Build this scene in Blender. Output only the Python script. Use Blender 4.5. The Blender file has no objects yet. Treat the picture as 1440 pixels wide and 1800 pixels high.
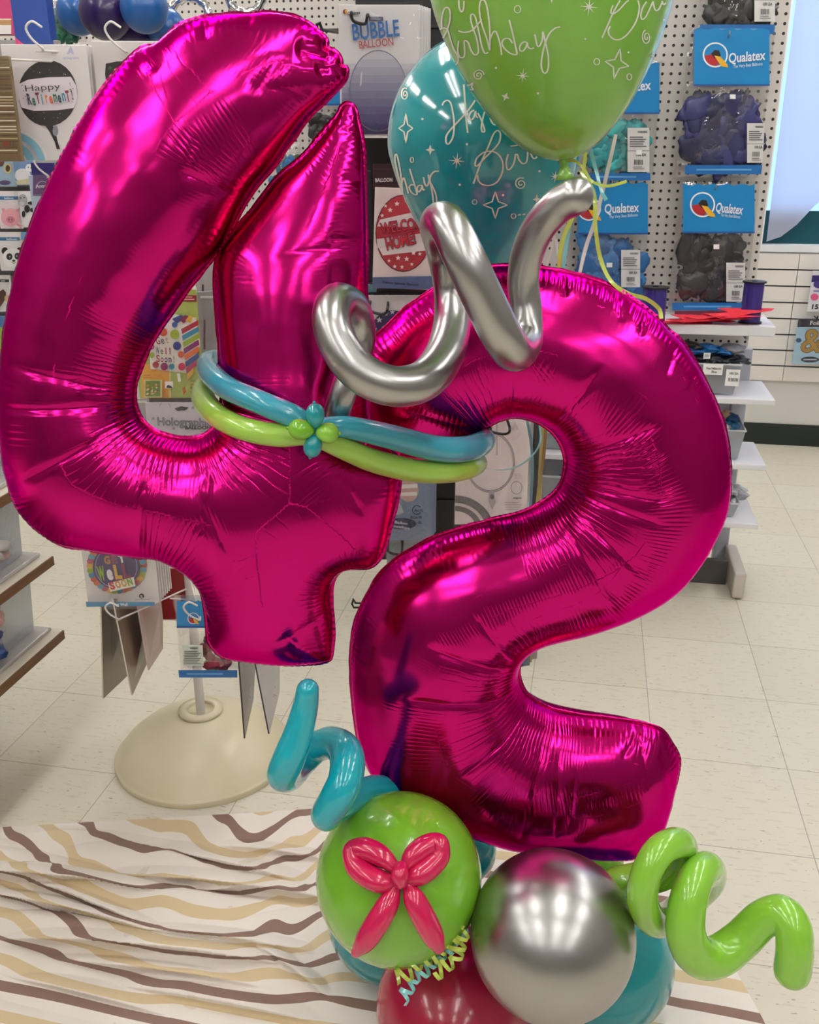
import bpy, bmesh, math, random
import numpy as np
from mathutils import Vector, Matrix
from mathutils.bvhtree import BVHTree

random.seed(7)
rng = np.random.default_rng(7)
S = bpy.context.scene
COL = S.collection

# ------------------------------------------------------------------ camera
FPX = 1675.0                     # focal length in photo pixels (1440 x 1800 frame)
CAM_H = 1.34
PITCH = math.atan(630.0 / FPX)
YAW = math.radians(10.634)
cam_data = bpy.data.cameras.new('camera')
cam = bpy.data.objects.new('camera', cam_data)
COL.objects.link(cam)
cam.location = (0, 0, CAM_H)
cam.rotation_euler = (math.pi / 2 - PITCH, 0, YAW)
cam_data.sensor_fit = 'HORIZONTAL'
cam_data.sensor_width = 36.0
cam_data.lens = 36.0 * FPX / 1440.0
cam_data.clip_start = 0.05
S.camera = cam

# ------------------------------------------------------------------ exposure, world
S.view_settings.view_transform = 'Standard'
S.view_settings.look = 'None'
S.view_settings.gamma = 1.0
S.view_settings.use_curve_mapping = False
S.view_settings.exposure = 0.0
world = bpy.data.worlds.new('world')
S.world = world
world.use_nodes = True
bg = world.node_tree.nodes['Background']
bg.inputs['Color'].default_value = (0.45, 0.62, 1.0, 1)
bg.inputs['Strength'].default_value = 1.0

LIGHT_TUBE = 24.0                # emission of the fluorescent tubes
LIGHT_WINDOW = 1.5               # daylight behind the window paper

# ------------------------------------------------------------------ helpers: geometry of the view
_f = np.array([-math.sin(YAW) * math.cos(PITCH), math.cos(YAW) * math.cos(PITCH), -math.sin(PITCH)])
_r = np.array([math.cos(YAW), math.sin(YAW), 0.0])
_u = np.cross(_r, _f)
_fw = np.array([-math.sin(YAW), math.cos(YAW), 0.0])
_C = np.array([0, 0, CAM_H])
def ray(x, y): return _f + (x - 720) / FPX * _r + (900 - y) / FPX * _u
def onZ(x, y, z): d = ray(x, y); return _C + d * (z - CAM_H) / d[2]
def onY(x, y, Y): d = ray(x, y); return _C + d * Y / d[1]
def onX(x, y, X): d = ray(x, y); return _C + d * X / d[0]
def at(x, y, d): q = ray(x, y); return _C + q * d / (q @ _fw)      # point seen at pixel, d metres ahead
def mpp(x, y, d): q = ray(x, y); return d / (q @ _fw) / FPX       # metres per pixel there

# ------------------------------------------------------------------ helpers: materials
def lin(c):
    if isinstance(c, str):
        c = [int(c[i:i + 2], 16) / 255 for i in (0, 2, 4)]
    return tuple(((v / 12.92) if v <= 0.04045 else ((v + 0.055) / 1.055) ** 2.4) for v in c) + (1.0,)
_mats = {}
def mat(name, col='808080', rough=0.5, metal=0.0, coat=0.0, emit=0.0, spec=0.5, alpha=1.0, trans=0.0, sss=0.0):
    if name in _mats: return _mats[name]
    m = bpy.data.materials.new(name); m.use_nodes = True
    b = m.node_tree.nodes['Principled BSDF']
    b.inputs['Base Color'].default_value = lin(col)
    b.inputs['Roughness'].default_value = rough
    b.inputs['Metallic'].default_value = metal
    b.inputs['Coat Weight'].default_value = coat
    b.inputs['Coat Roughness'].default_value = 0.06
    b.inputs['Specular IOR Level'].default_value = spec
    b.inputs['Transmission Weight'].default_value = trans
    b.inputs['Alpha'].default_value = alpha
    if sss:
        b.inputs['Subsurface Weight'].default_value = sss
        b.inputs['Subsurface Radius'].default_value = (0.02, 0.02, 0.02)
        b.inputs['Subsurface Scale'].default_value = 0.4
    if emit:
        b.inputs['Emission Color'].default_value = lin(col)
        b.inputs['Emission Strength'].default_value = emit
    _mats[name] = m
    return m
def ink(col):                                   # print on card or plastic
    return mat('print_' + col, col, 0.35, coat=0.15)
def nodes(m): return m.node_tree.nodes, m.node_tree.links
def add_bump(m, scale, dist, detail=3.0, stretch=None, strength=0.5):
    N, L = nodes(m)
    tc = N.new('ShaderNodeTexCoord'); mp = N.new('ShaderNodeMapping')
    no = N.new('ShaderNodeTexNoise'); bu = N.new('ShaderNodeBump')
    if stretch: mp.inputs['Scale'].default_value = stretch
    no.inputs['Scale'].default_value = scale; no.inputs['Detail'].default_value = detail
    bu.inputs['Strength'].default_value = strength; bu.inputs['Distance'].default_value = dist
    L.new(tc.outputs['Object'], mp.inputs['Vector']); L.new(mp.outputs[0], no.inputs['Vector'])
    L.new(no.outputs['Fac'], bu.inputs['Height'])
    L.new(bu.outputs[0], N['Principled BSDF'].inputs['Normal'])
    return m
def film(name, col='ffffff', gloss=0.10, rough=0.12, tint=0.0, bump=0.004, scale=45):
    """thin clear plastic: see-through with glints"""
    if name in _mats: return _mats[name]
    m = bpy.data.materials.new(name); m.use_nodes = True
    N, L = nodes(m); N.remove(N['Principled BSDF'])
    out = N['Material Output']
    tr = N.new('ShaderNodeBsdfTransparent'); tr.inputs['Color'].default_value = lin(col)
    gl = N.new('ShaderNodeBsdfGlossy'); gl.inputs['Roughness'].default_value = rough
    di = N.new('ShaderNodeBsdfDiffuse'); di.inputs['Color'].default_value = lin(col)
    lw = N.new('ShaderNodeLayerWeight'); lw.inputs['Blend'].default_value = 0.35
    ma = N.new('ShaderNodeMath'); ma.operation = 'MULTIPLY_ADD'
    ma.inputs[1].default_value = 0.55; ma.inputs[2].default_value = gloss; ma.use_clamp = True
    tc = N.new('ShaderNodeTexCoord'); no = N.new('ShaderNodeTexNoise'); bu = N.new('ShaderNodeBump')
    no.inputs['Scale'].default_value = scale; no.inputs['Detail'].default_value = 2.0
    no.inputs['Distortion'].default_value = 1.5
    bu.inputs['Strength'].default_value = 0.7; bu.inputs['Distance'].default_value = bump
    L.new(tc.outputs['Object'], no.inputs['Vector']); L.new(no.outputs['Fac'], bu.inputs['Height'])
    L.new(bu.outputs[0], gl.inputs['Normal'])
    mx0 = N.new('ShaderNodeMixShader'); mx0.inputs[0].default_value = tint
    L.new(tr.outputs[0], mx0.inputs[1]); L.new(di.outputs[0], mx0.inputs[2])
    mx = N.new('ShaderNodeMixShader')
    L.new(lw.outputs['Facing'], ma.inputs[0]); L.new(ma.outputs[0], mx.inputs[0])
    L.new(mx0.outputs[0], mx.inputs[1]); L.new(gl.outputs[0], mx.inputs[2])
    L.new(mx.outputs[0], out.inputs['Surface'])
    _mats[name] = m
    return m

# ------------------------------------------------------------------ helpers: objects
def tag(o, label=None, cat=None, group=None, kind=None):
    if label: o['label'] = label
    if cat: o['category'] = cat
    if group: o['group'] = group
    if kind: o['kind'] = kind
    return o
def empty(name, loc=(0, 0, 0), rotz=0.0):
    o = bpy.data.objects.new(name, None); COL.objects.link(o)
    o.empty_display_size = 0.05
    o.location = loc; o.rotation_euler = (0, 0, rotz)
    return o
class MB:
    """collects faces with materials, builds ONE mesh object"""
    def __init__(s): s.v = []; s.f = []; s.m = []; s.mats = []
    def mi(s, m):
        if m not in s.mats: s.mats.append(m)
        return s.mats.index(m)
    def add(s, verts, faces, m):
        o = len(s.v); k = s.mi(m)
        s.v += [tuple(map(float, p)) for p in verts]
        for f in faces: s.f.append([i + o for i in f]); s.m.append(k)
    def box(s, lo, hi, m):
        x0, y0, z0 = lo; x1, y1, z1 = hi
        v = [(x0, y0, z0), (x1, y0, z0), (x1, y1, z0), (x0, y1, z0), (x0, y0, z1), (x1, y0, z1), (x1, y1, z1), (x0, y1, z1)]
        s.add(v, [(0, 3, 2, 1), (4, 5, 6, 7), (0, 1, 5, 4), (1, 2, 6, 5), (2, 3, 7, 6), (3, 0, 4, 7)], m)
    def tube(s, pts, r, m, seg=10, closed=False, cap=True, up=None, flat=1.0, res=0):
        s.add(*tube(pts, r, seg, closed, cap, flat, res), m)
    def lathe(s, prof, m, seg=32, axis='z', origin=(0, 0, 0)):
        v = []; f = []
        n = len(prof)
        for i in range(seg):
            a = 2 * math.pi * i / seg
            for (rr, z) in prof:
                v.append((origin[0] + rr * math.cos(a), origin[1] + rr * math.sin(a), origin[2] + z))
        for i in range(seg):
            j = (i + 1) % seg
            for k in range(n - 1):
                f.append((i * n + k, j * n + k, j * n + k + 1, i * n + k + 1))
        s.add(v, f, m)
    def build(s, name, parent=None, matrix=None, smooth=False, bevel=0.0, sub=0):
        me = bpy.data.meshes.new(name)
        me.from_pydata(s.v, [], s.f)
        for m in s.mats: me.materials.append(m)
        me.polygons.foreach_set('material_index', s.m)
        if smooth: me.polygons.foreach_set('use_smooth', [True] * len(me.polygons))
        me.update()
        o = bpy.data.objects.new(name, me); COL.objects.link(o)
        if parent is not None: o.parent = parent
        if matrix is not None: o.matrix_basis = matrix
        if bevel:
            b = o.modifiers.new('bevel', 'BEVEL'); b.width = bevel; b.segments = 2; b.limit_method = 'ANGLE'
        if sub:
            b = o.modifiers.new('sub', 'SUBSURF'); b.levels = sub; b.render_levels = sub
        return o
def catmull(P, n, closed=False):
    P = [np.array(p, float) for p in P]
    out = []
    N = len(P)
    rngi = range(N if closed else N - 1)
    for i in rngi:
        if closed:
            a, b, c, d = P[(i - 1) % N], P[i], P[(i + 1) % N], P[(i + 2) % N]
        else:
            b, c = P[i], P[i + 1]
            a = P[i - 1] if i > 0 else 2 * b - c
            d = P[i + 2] if i + 2 < N else 2 * c - b
        for k in range(n):
            t = k / n
            out.append(0.5 * ((2 * b) + (-a + c) * t + (2 * a - 5 * b + 4 * c - d) * t * t + (-a + 3 * b - 3 * c + d) * t ** 3))
    if not closed: out.append(P[-1])
    return out
def tube(pts, r, seg=10, closed=False, cap=True, flat=1.0, res=0):
    """swept round tube along pts (optionally smoothed), r = number or list"""
    K = len(pts)
    rad = [r] * K if np.isscalar(r) else list(r)
    if res:
        q = catmull([np.append(np.array(p, float), rr) for p, rr in zip(pts, rad)], res, closed)
        pts = [p[:3] for p in q]; rad = [max(float(p[3]), 1e-4) for p in q]
    pts = [np.array(p, float) for p in pts]
    if cap and not closed:                      # rounded ends
        def ends(p, d, R):
            o = []
            for a in (80, 60, 40, 20):
                t = math.radians(a)
                o.append((p + d * R * math.sin(t), R * math.cos(t)))
            return o
        d0 = pts[0] - pts[1]; d0 /= np.linalg.norm(d0)
        d1 = pts[-1] - pts[-2]; d1 /= np.linalg.norm(d1)
        e0 = ends(pts[0], d0, rad[0]); e1 = ends(pts[-1], d1, rad[-1])
        pts = [e[0] for e in e0] + pts + [e[0] for e in e1[::-1]]
        rad = [e[1] for e in e0] + rad + [e[1] for e in e1[::-1]]
    n = len(pts)
    T = []
    for i in range(n):
        if closed: t = pts[(i + 1) % n] - pts[(i - 1) % n]
        else: t = pts[min(i + 1, n - 1)] - pts[max(i - 1, 0)]
        T.append(t / (np.linalg.norm(t) + 1e-12))
    nrm = np.cross(T[0], [0, 0, 1.0])
    if np.linalg.norm(nrm) < 1e-3: nrm = np.cross(T[0], [0, 1.0, 0])
    nrm /= np.linalg.norm(nrm)
    NN = []
    for i in range(n):
        nrm = nrm - T[i] * (nrm @ T[i]); nrm /= (np.linalg.norm(nrm) + 1e-12)
        NN.append(nrm.copy())
    tw = 0.0
    if closed:
        a = NN[-1] - T[0] * (NN[-1] @ T[0]); a /= np.linalg.norm(a)
        tw = math.atan2(np.cross(a, NN[0]) @ T[0], a @ NN[0])
    v = []; f = []
    for i in range(n):
        b = np.cross(T[i], NN[i])
        ph = tw * i / n
        for k in range(seg):
            a = 2 * math.pi * k / seg + ph
            v.append(pts[i] + rad[i] * (math.cos(a) * NN[i] + flat * math.sin(a) * b))
    m = n if closed else n - 1
    for i in range(m):
        j = (i + 1) % n
        for k in range(seg):
            l = (k + 1) % seg
            f.append((i * seg + k, i * seg + l, j * seg + l, j * seg + k))
    if not closed:
        f.append(tuple(range(seg - 1, -1, -1))); f.append(tuple((n - 1) * seg + k for k in range(seg)))
    return v, f
_txt = {}
def text_mesh(body, bold=0.0):
    key = (body, bold)
    if key in _txt: return _txt[key]
    cu = bpy.data.curves.new('t', 'FONT'); cu.body = body; cu.size = 1.0; cu.offset = bold
    cu.resolution_u = 3
    o = bpy.data.objects.new('t', cu); COL.objects.link(o)
    dg = bpy.context.evaluated_depsgraph_get(); dg.update()
    me = o.evaluated_get(dg).to_mesh()
    v = np.array([tuple(p.co)[:2] for p in me.vertices]).reshape(-1, 2)
    f = [tuple(p.vertices) for p in me.polygons]
    o.evaluated_get(dg).to_mesh_clear()
    bpy.data.objects.remove(o); bpy.data.curves.remove(cu)
    _txt[key] = (v, f)
    return v, f
def M4(x, y, z, o):
    return Matrix(((x[0], y[0], z[0], o[0]), (x[1], y[1], z[1], o[1]), (x[2], y[2], z[2], o[2]), (0, 0, 0, 1)))

# ------------------------------------------------------------------ the shop: floor, walls, ceiling
def structure(o): return tag(o, kind='structure')
XL, XR, YB, YF, ZC = -3.4, 3.0, 4.765, -3.6, 2.95

m_floor = mat('vinyl_floor', 'd4ccb6', 0.38)
N, L = nodes(m_floor)
tc = N.new('ShaderNodeTexCoord'); sep = N.new('ShaderNodeSeparateXYZ'); L.new(tc.outputs['Object'], sep.inputs[0])
def mth(op, a, b=None, c=None):
    n = N.new('ShaderNodeMath'); n.operation = op
    for i, q in enumerate((a, b, c)):
        if q is None: continue
        if hasattr(q, 'is_output'): L.new(q, n.inputs[i])
        else: n.inputs[i].default_value = q
    return n.outputs[0]
ux = mth('DIVIDE', mth('SUBTRACT', sep.outputs[0], 0.2153 - 30.48), 0.3048)
uy = mth('DIVIDE', mth('SUBTRACT', sep.outputs[1], 1.3842 - 30.48), 0.3048)
fx = mth('ABSOLUTE', mth('SUBTRACT', mth('FRACT', mth('ADD', ux, 0.5)), 0.5))
fy = mth('ABSOLUTE', mth('SUBTRACT', mth('FRACT', mth('ADD', uy, 0.5)), 0.5))
joint = mth('LESS_THAN', mth('MINIMUM', fx, fy), 0.0035)
cell = N.new('ShaderNodeCombineXYZ')
L.new(mth('FLOOR', ux), cell.inputs[0]); L.new(mth('FLOOR', uy), cell.inputs[1])
wn = N.new('ShaderNodeTexWhiteNoise'); wn.noise_dimensions = '2D'; L.new(cell.outputs[0], wn.inputs['Vector'])
mp = N.new('ShaderNodeMapping'); mp.inputs['Scale'].default_value = (26, 120, 1)
L.new(tc.outputs['Object'], mp.inputs['Vector'])
fl = N.new('ShaderNodeTexNoise'); fl.inputs['Scale'].default_value = 1.0; fl.inputs['Detail'].default_value = 5
L.new(mp.outputs[0], fl.inputs['Vector'])
mp2 = N.new('ShaderNodeMapping'); mp2.inputs['Scale'].default_value = (55, 150, 1)
L.new(tc.outputs['Object'], mp2.inputs['Vector'])
sp = N.new('ShaderNodeTexNoise'); sp.inputs['Scale'].default_value = 1.0; sp.inputs['Detail'].default_value = 2
L.new(mp2.outputs[0], sp.inputs['Vector'])
big = N.new('ShaderNodeTexNoise'); big.inputs['Scale'].default_value = 3.0; L.new(tc.outputs['Object'], big.inputs['Vector'])
def mixc(fac, a, b):
    n = N.new('ShaderNodeMix'); n.data_type = 'RGBA'
    if hasattr(fac, 'is_output'): L.new(fac, n.inputs['Factor'])
    else: n.inputs['Factor'].default_value = fac
    for s, q in (('A', a), ('B', b)):
        sock = [i for i in n.inputs if i.name == s and i.type == 'RGBA'][0]
        if hasattr(q, 'is_output'): L.new(q, sock)
        else: sock.default_value = lin(q)
    return [o for o in n.outputs if o.type == 'RGBA'][0]
c0 = mixc(wn.outputs['Value'], 'd3cdbc', 'dad5c6')
c0 = mixc(mth('MULTIPLY', big.outputs['Fac'], 0.35), c0, 'cdc5b0')
c1 = mixc(mth('MULTIPLY', mth('GREATER_THAN', fl.outputs['Fac'], 0.60), 0.35), c0, 'b9ae97')
c2 = mixc(mth('MULTIPLY', mth('GREATER_THAN', sp.outputs['Fac'], 0.70), 0.75), c1, '8d8472')
c3 = mixc(mth('MULTIPLY', joint, 0.6), c2, '6f6858')
L.new(c3, N['Principled BSDF'].inputs['Base Color'])

def plane_box(name, lo, hi, m):
    b = MB(); b.box(lo, hi, m); return structure(b.build(name))
plane_box('floor', (XL, YF, -0.1), (XR, YB, 0), m_floor)
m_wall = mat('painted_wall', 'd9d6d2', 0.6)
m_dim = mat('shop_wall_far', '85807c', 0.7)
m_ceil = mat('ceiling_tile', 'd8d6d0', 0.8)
plane_box('ceiling', (XL, YF, ZC), (XR, YB, ZC + 0.1), m_ceil)
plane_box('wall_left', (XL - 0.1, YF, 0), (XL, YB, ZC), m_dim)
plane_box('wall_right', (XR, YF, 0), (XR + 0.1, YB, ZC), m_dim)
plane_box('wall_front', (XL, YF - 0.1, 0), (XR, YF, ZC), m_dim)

# back wall, with a window opening behind the pegboard's right edge
wx0 = onY(1345, 430, YB)[0] - 0.045; wx1 = 2.3; wz0 = onY(1400, 438, YB)[2]; wz1 = 2.5
slat_hi = wz0 - 0.02; slat_lo = onY(1400, 669, YB)[2]
b = MB()
b.box((XL, YB, 0), (wx0, YB + 0.12, ZC), m_wall)
b.box((wx1, YB, 0), (XR, YB + 0.12, ZC), m_wall)
b.box((wx0, YB, 0), (wx1, YB + 0.12, wz0), m_wall)
b.box((wx0, YB, wz1), (wx1, YB + 0.12, ZC), m_wall)
structure(b.build('wall_back'))
# slatted wall boards
m_slat = mat('slatwall_board', 'e6e1dc', 0.4); m_groove = mat('slatwall_groove', '3a2a26', 0.6)
b = MB()
b.box((0.2, YB - 0.006, slat_lo), (XR - 0.02, YB - 0.001, slat_hi), m_groove)
z = slat_lo; pitch_ = 0.0745
while z < slat_hi - 0.01:
    z1 = min(z + pitch_ - 0.007, slat_hi)
    for (xa, xb) in ((0.2, 0.925), (0.928, 2.1), (2.103, XR - 0.02)):
        b.box((xa, YB - 0.018, z), (xb, YB - 0.006, z1), m_slat)
    z += pitch_
structure(b.build('trim_1'))
b = MB(); b.box((XL, YB - 0.008, 0), (XR, YB - 0.001, onY(1400, 746, YB)[2]), mat('black_baseboard', '16201d', 0.45))
structure(b.build('baseboard_back'))
# window: frame, bright glass, translucent paper sheet
wn_ = empty('window_1', ((wx0 + wx1) / 2, YB, wz0)); structure(wn_)
def child_box(name, par, boxes, m, bevel=0.0, smooth=False):
    q = MB()
    for lo, hi in boxes: q.box(lo, hi, m)
    inv = Matrix.Translation(-Vector(par.location)) if par else None
    o = q.build(name, par, bevel=bevel)
    if par:
        o.matrix_parent_inverse = par.matrix_basis.inverted()
    return o
m_frame = mat('window_frame_white', 'e8ecf2', 0.4)
fw_ = 0.03
child_box('window_frame', wn_, [((wx0, YB - 0.01, wz0), (wx0 + fw_, YB + 0.1, wz1)), ((wx1 - fw_, YB - 0.01, wz0), (wx1, YB + 0.1, wz1)),
          ((wx0, YB - 0.012, wz0 - 0.012), (wx1, YB + 0.1, wz0 + 0.018)), ((wx0, YB - 0.01, wz1 - fw_), (wx1, YB + 0.1, wz1))], m_frame)
m_day = bpy.data.materials.new('daylit_glass'); m_day.use_nodes = True
N, L = nodes(m_day)
bs = N['Principled BSDF']; bs.inputs['Base Color'].default_value = (0.02, 0.05, 0.06, 1); bs.inputs['Roughness'].default_value = 0.1
bs.inputs['Emission Color'].default_value = lin('a9d2ff'); bs.inputs['Emission Strength'].default_value = LIGHT_WINDOW
zsplit = onY(1400, 372, YB)[2]
child_box('window_glass', wn_, [((wx0, YB + 0.07, zsplit), (wx1, YB + 0.08, wz1))], m_day)
child_box('window_glass_tinted', wn_, [((wx0, YB + 0.07, wz0), (wx1, YB + 0.08, zsplit + 0.002))], mat('tinted_teal_glass', '1d5560', 0.15))
# paper sheet hanging inside the window, lower corner curled
m_paper = bpy.data.materials.new('window_paper'); m_paper.use_nodes = True
N, L = nodes(m_paper); N.remove(N['Principled BSDF'])
d1 = N.new('ShaderNodeBsdfDiffuse'); d1.inputs['Color'].default_value = lin('e9e6f2')
t1 = N.new('ShaderNodeBsdfTranslucent'); t1.inputs['Color'].default_value = lin('d9def4')
mx = N.new('ShaderNodeMixShader'); mx.inputs[0].default_value = 0.6
L.new(d1.outputs[0], mx.inputs[1]); L.new(t1.outputs[0], mx.inputs[2]); L.new(mx.outputs[0], N['Material Output'].inputs[0])
b = MB(); v = []; f = []
nx, nz = 24, 20
for j in range(nz + 1):
    for i in range(nx + 1):
        x = wx0 + 0.052 + (wx1 - wx0 - 0.07) * i / nx
        zl = wz0 + 0.030 + 0.22 * max(0, min(1, (i / nx) / 0.15)) ** 1.8
        z = zl + (wz1 - 0.05 - zl) * j / nz
        y = YB + 0.035 + 0.012 * math.sin(i * 0.9 + 0.4 * j / nz) - 0.02 * (1 - j / nz) ** 4
        v.append((x, y, z))
for j in range(nz):
    for i in range(nx):
        a = j * (nx + 1) + i
        f.append((a, a + 1, a + nx + 2, a + nx + 1))
b.add(v, f, m_paper); o = b.build('window_paper', wn_, smooth=True); o.matrix_parent_inverse = wn_.matrix_basis.inverted()

# ceiling lights: fluorescent strip fittings in rows
m_house = mat('light_housing', 'e8e8e4', 0.4)
m_tube = mat('fluorescent_tube', 'fffdfb', 0.3, emit=LIGHT_TUBE)
first = None
rows = [(x, y) for x in (-2.6, -1.1, 0.4, 1.9) for y in (-2.7, -1.0, 0.7, 2.4, 4.0)]
for i, (x, y) in enumerate(rows):
    if first is None:
        first = empty('ceiling_light', (x, y, ZC))
        q = MB(); q.box((-0.16, -0.62, -0.06), (0.16, 0.62, 0.0), m_house); h0 = q.build('housing', first, bevel=0.01)
        q = MB()
        for sx in (-0.08, 0.08): q.tube([(sx, -0.6, -0.08), (sx, 0.6, -0.08)], 0.019, m_tube, seg=10)
        t0 = q.build('tubes', first, smooth=True)
        e = first
    else:
        e = first.copy(); COL.objects.link(e); e.location = (x, y, ZC)
        for src in (h0, t0):
            c = src.copy(); COL.objects.link(c); c.parent = e
    tag(e, 'white twin-tube fluorescent fitting on the ceiling overhead, out of the picture', 'ceiling light', 'fluorescent ceiling lights')

# ------------------------------------------------------------------ noise
_tab = np.random.default_rng(3).random((256, 256))
def vnoise(x, y):
    x = np.asarray(x, float); y = np.asarray(y, float)
    xi = np.floor(x).astype(int); yi = np.floor(y).astype(int)
    fx = x - xi; fy = y - yi
    fx = fx * fx * (3 - 2 * fx); fy = fy * fy * (3 - 2 * fy)
    g = lambda a, b: _tab[a & 255, b & 255]
    return ((g(xi, yi) * (1 - fx) + g(xi + 1, yi) * fx) * (1 - fy) + (g(xi, yi + 1) * (1 - fx) + g(xi + 1, yi + 1) * fx) * fy) * 2 - 1

# ------------------------------------------------------------------ striped cloth on the floor
m_cloth = mat('striped_cloth', 'e6ddd2', 0.85)
N, L = nodes(m_cloth)
uvn = N.new('ShaderNodeUVMap'); uvn.uv_map = 'cloth'
sep = N.new('ShaderNodeSeparateXYZ'); L.new(uvn.outputs[0], sep.inputs[0])
PER = 0.118
ph = mth('FRACT', mth('DIVIDE', sep.outputs[1], PER))
def band(lo, hi): return mth('MULTIPLY', mth('GREATER_THAN', ph, lo), mth('LESS_THAN', ph, hi))
st = N.new('ShaderNodeTexNoise'); st.inputs['Scale'].default_value = 9; st.inputs['Detail'].default_value = 4
L.new(uvn.outputs[0], st.inputs['Vector'])
base = mixc(mth('MULTIPLY', mth('GREATER_THAN', st.outputs['Fac'], 0.66), 0.5), 'e9e1d8', 'd4c5ae')
cA = mixc(band(0.08, 0.25), base, '8a6e63')
cB = mixc(band(0.55, 0.76), cA, 'd2bd98')
L.new(cB, N['Principled BSDF'].inputs['Base Color'])
wv = N.new('ShaderNodeTexNoise'); wv.inputs['Scale'].default_value = 600; bu = N.new('ShaderNodeBump'); bu.inputs['Distance'].default_value = 0.0006; bu.inputs['Strength'].default_value = 0.4
L.new(uvn.outputs[0], wv.inputs['Vector']); L.new(wv.outputs['Fac'], bu.inputs['Height']); L.new(bu.outputs[0], N['Principled BSDF'].inputs['Normal'])

NX, NY = 460, 420
bx = [-1.8, -1.161, -1.002, -0.666, -0.513, -0.2, 0.10, 0.228]; by = [1.36, 1.469, 1.514, 1.609, 1.654, 1.67, 1.645, 1.60]
ry = [0.75, 1.0, 1.269, 1.371, 1.441, 1.60]; rx = [0.47, 0.42, 0.356, 0.323, 0.272, 0.228]
sI = np.linspace(0, 1, NX)[None, :]; tJ = np.linspace(0, 1, NY)[:, None]
X = -1.29 + sI * 1.54 + 0 * tJ
for _ in range(3):
    yb = np.interp(X, bx, by)
    Yc = 0.75 + tJ * (yb - 0.75)
    xr = np.interp(Yc, ry, rx)
    X = -1.29 + sI * (xr + 1.29)
yb = np.interp(X, bx, by); Yc = 0.75 + tJ * (yb - 0.75)
edge = np.minimum(np.minimum(tJ + 0 * sI, (1 - tJ) + 0 * sI) * 14, np.minimum(1, (1 - sI) * 16 + 0 * tJ))
edge = np.clip(edge, 0, 1)
# long pleats running roughly left to right, pinched together mid-left
w1 = 0.035 * vnoise(X * 2.1 + 5, Yc * 1.3) + 0.02 * vnoise(X * 4.5, Yc * 3 + 9)
ph1 = (Yc + w1 + 0.10 * (X + 0.6)) / 0.115
ph2 = (Yc * 0.9 - 0.22 * X + 0.03 * vnoise(X * 5, Yc * 6 + 2)) / 0.088
def ridge(p): return 1 - np.abs(2 * (p - np.floor(p)) - 1) ** 1.6
mask = np.clip(0.35 + 1.1 * np.exp(-((X + 0.75) / 0.42) ** 2 - ((Yc - 1.33) / 0.15) ** 2) + 0.45 * vnoise(X * 1.7 + 20, Yc * 2.5), 0.05, 1.5)
H = 0.021 * mask * ridge(ph1) + 0.012 * np.clip(mask - 0.3, 0, 1) * ridge(ph2) + 0.005 * vnoise(X * 9, Yc * 14) * mask
H += 0.004 * (1 + vnoise(X * 3, Yc * 5))
# heavier crossing folds seen mid-left
def fold(x0, y0, x1, y1, hgt, wid):
    dx, dy = x1 - x0, y1 - y0; LL = dx * dx + dy * dy
    t = np.clip(((X - x0) * dx + (Yc - y0) * dy) / LL, 0, 1)
    dd = ((X - x0 - t * dx) * -dy + (Yc - y0 - t * dy) * dx) / math.sqrt(LL)
    dist = np.hypot(X - x0 - t * dx, Yc - y0 - t * dy)
    tap = np.sin(np.pi * np.clip(t, 0.02, 0.98)) ** 0.6
    global SH, OV
    sg = 1 / (1 + np.exp(-np.clip(dd / 0.0022, -40, 40)))
    SH = SH + (0.012 + 0.45 * hgt) * np.minimum(1, tap * 1.3) * sg * np.exp(-(dist / 0.25) ** 2)
    OV = np.maximum(OV, 0.75 * hgt * tap * np.where(dd > -0.002, np.exp(-(dist / (wid * 0.7)) ** 2), np.exp(-(dist / 0.005) ** 2)))
    return 1.65 * hgt * tap * np.exp(-(np.where(dd > 0, dist / wid, dist / 0.007)) ** 2)
F2 = 0; SH = 0 * X; OV = 0 * X
for (px0, py0, px1, py1, hg, wd) in [(-120, 1540, 330, 1588, .03, .04), (40, 1556, 290, 1648, .026, .02), (-60, 1580, 285, 1648, .028, .03), (180, 1545, 620, 1592, .024, .04), (270, 1500, 580, 1575, .02, .035), (-60, 1528, 260, 1552, .016, .02),
                                 (330, 1580, 560, 1560, .018, .025), (0, 1655, 520, 1705, .026, .035), (90, 1690, 470, 1740, .016, .02), (230, 1640, 560, 1680, .02, .025),
                                 (0, 1720, 300, 1790, .014, .03), (200, 1735, 560, 1800, .015, .03), (380, 1490, 600, 1520, .014, .025), (440, 1660, 580, 1760, .02, .02)]:
    A = onZ(px0, py0, 0); B = onZ(px1, py1, 0)
    F2 = np.maximum(F2, fold(A[0], A[1], B[0], B[1], hg, wd))
H = np.maximum(H * 0.75, F2) + 0.25 * H
H = H * edge + 0.0015
Vv = Yc + 0.022 * vnoise(X * 1.6 + 3, Yc * 2.2) + 0.007 * vnoise(X * 3.3 + 1, Yc * 5 + 3) + 0.05 * (X + 0.6)
dH = np.gradient(H, axis=0) / np.maximum(np.gradient(Yc, axis=0), 1e-5)
Vv = Vv + np.cumsum((np.sqrt(1 + dH ** 2) - 1) * np.gradient(Yc, axis=0), axis=0) + 0.5 * H + SH
dY_ = np.diff(Yc, axis=0); dV_ = np.clip(np.diff(Vv, axis=0), 0.55 * dY_, None)      # the weave never doubles back
Vv = np.vstack([Vv[:1], Vv[:1] + np.cumsum(dV_, axis=0)])
kx = np.exp(-(np.arange(-7, 8) / 4.0) ** 2); kx /= kx.sum()
Vp = np.pad(Vv, ((0, 0), (7, 7)), 'edge'); Vv = sum(kx[q] * Vp[:, q:q + NX] for q in range(15))
verts = np.stack([X, Yc - OV * edge, H], -1).reshape(-1, 3)
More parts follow.
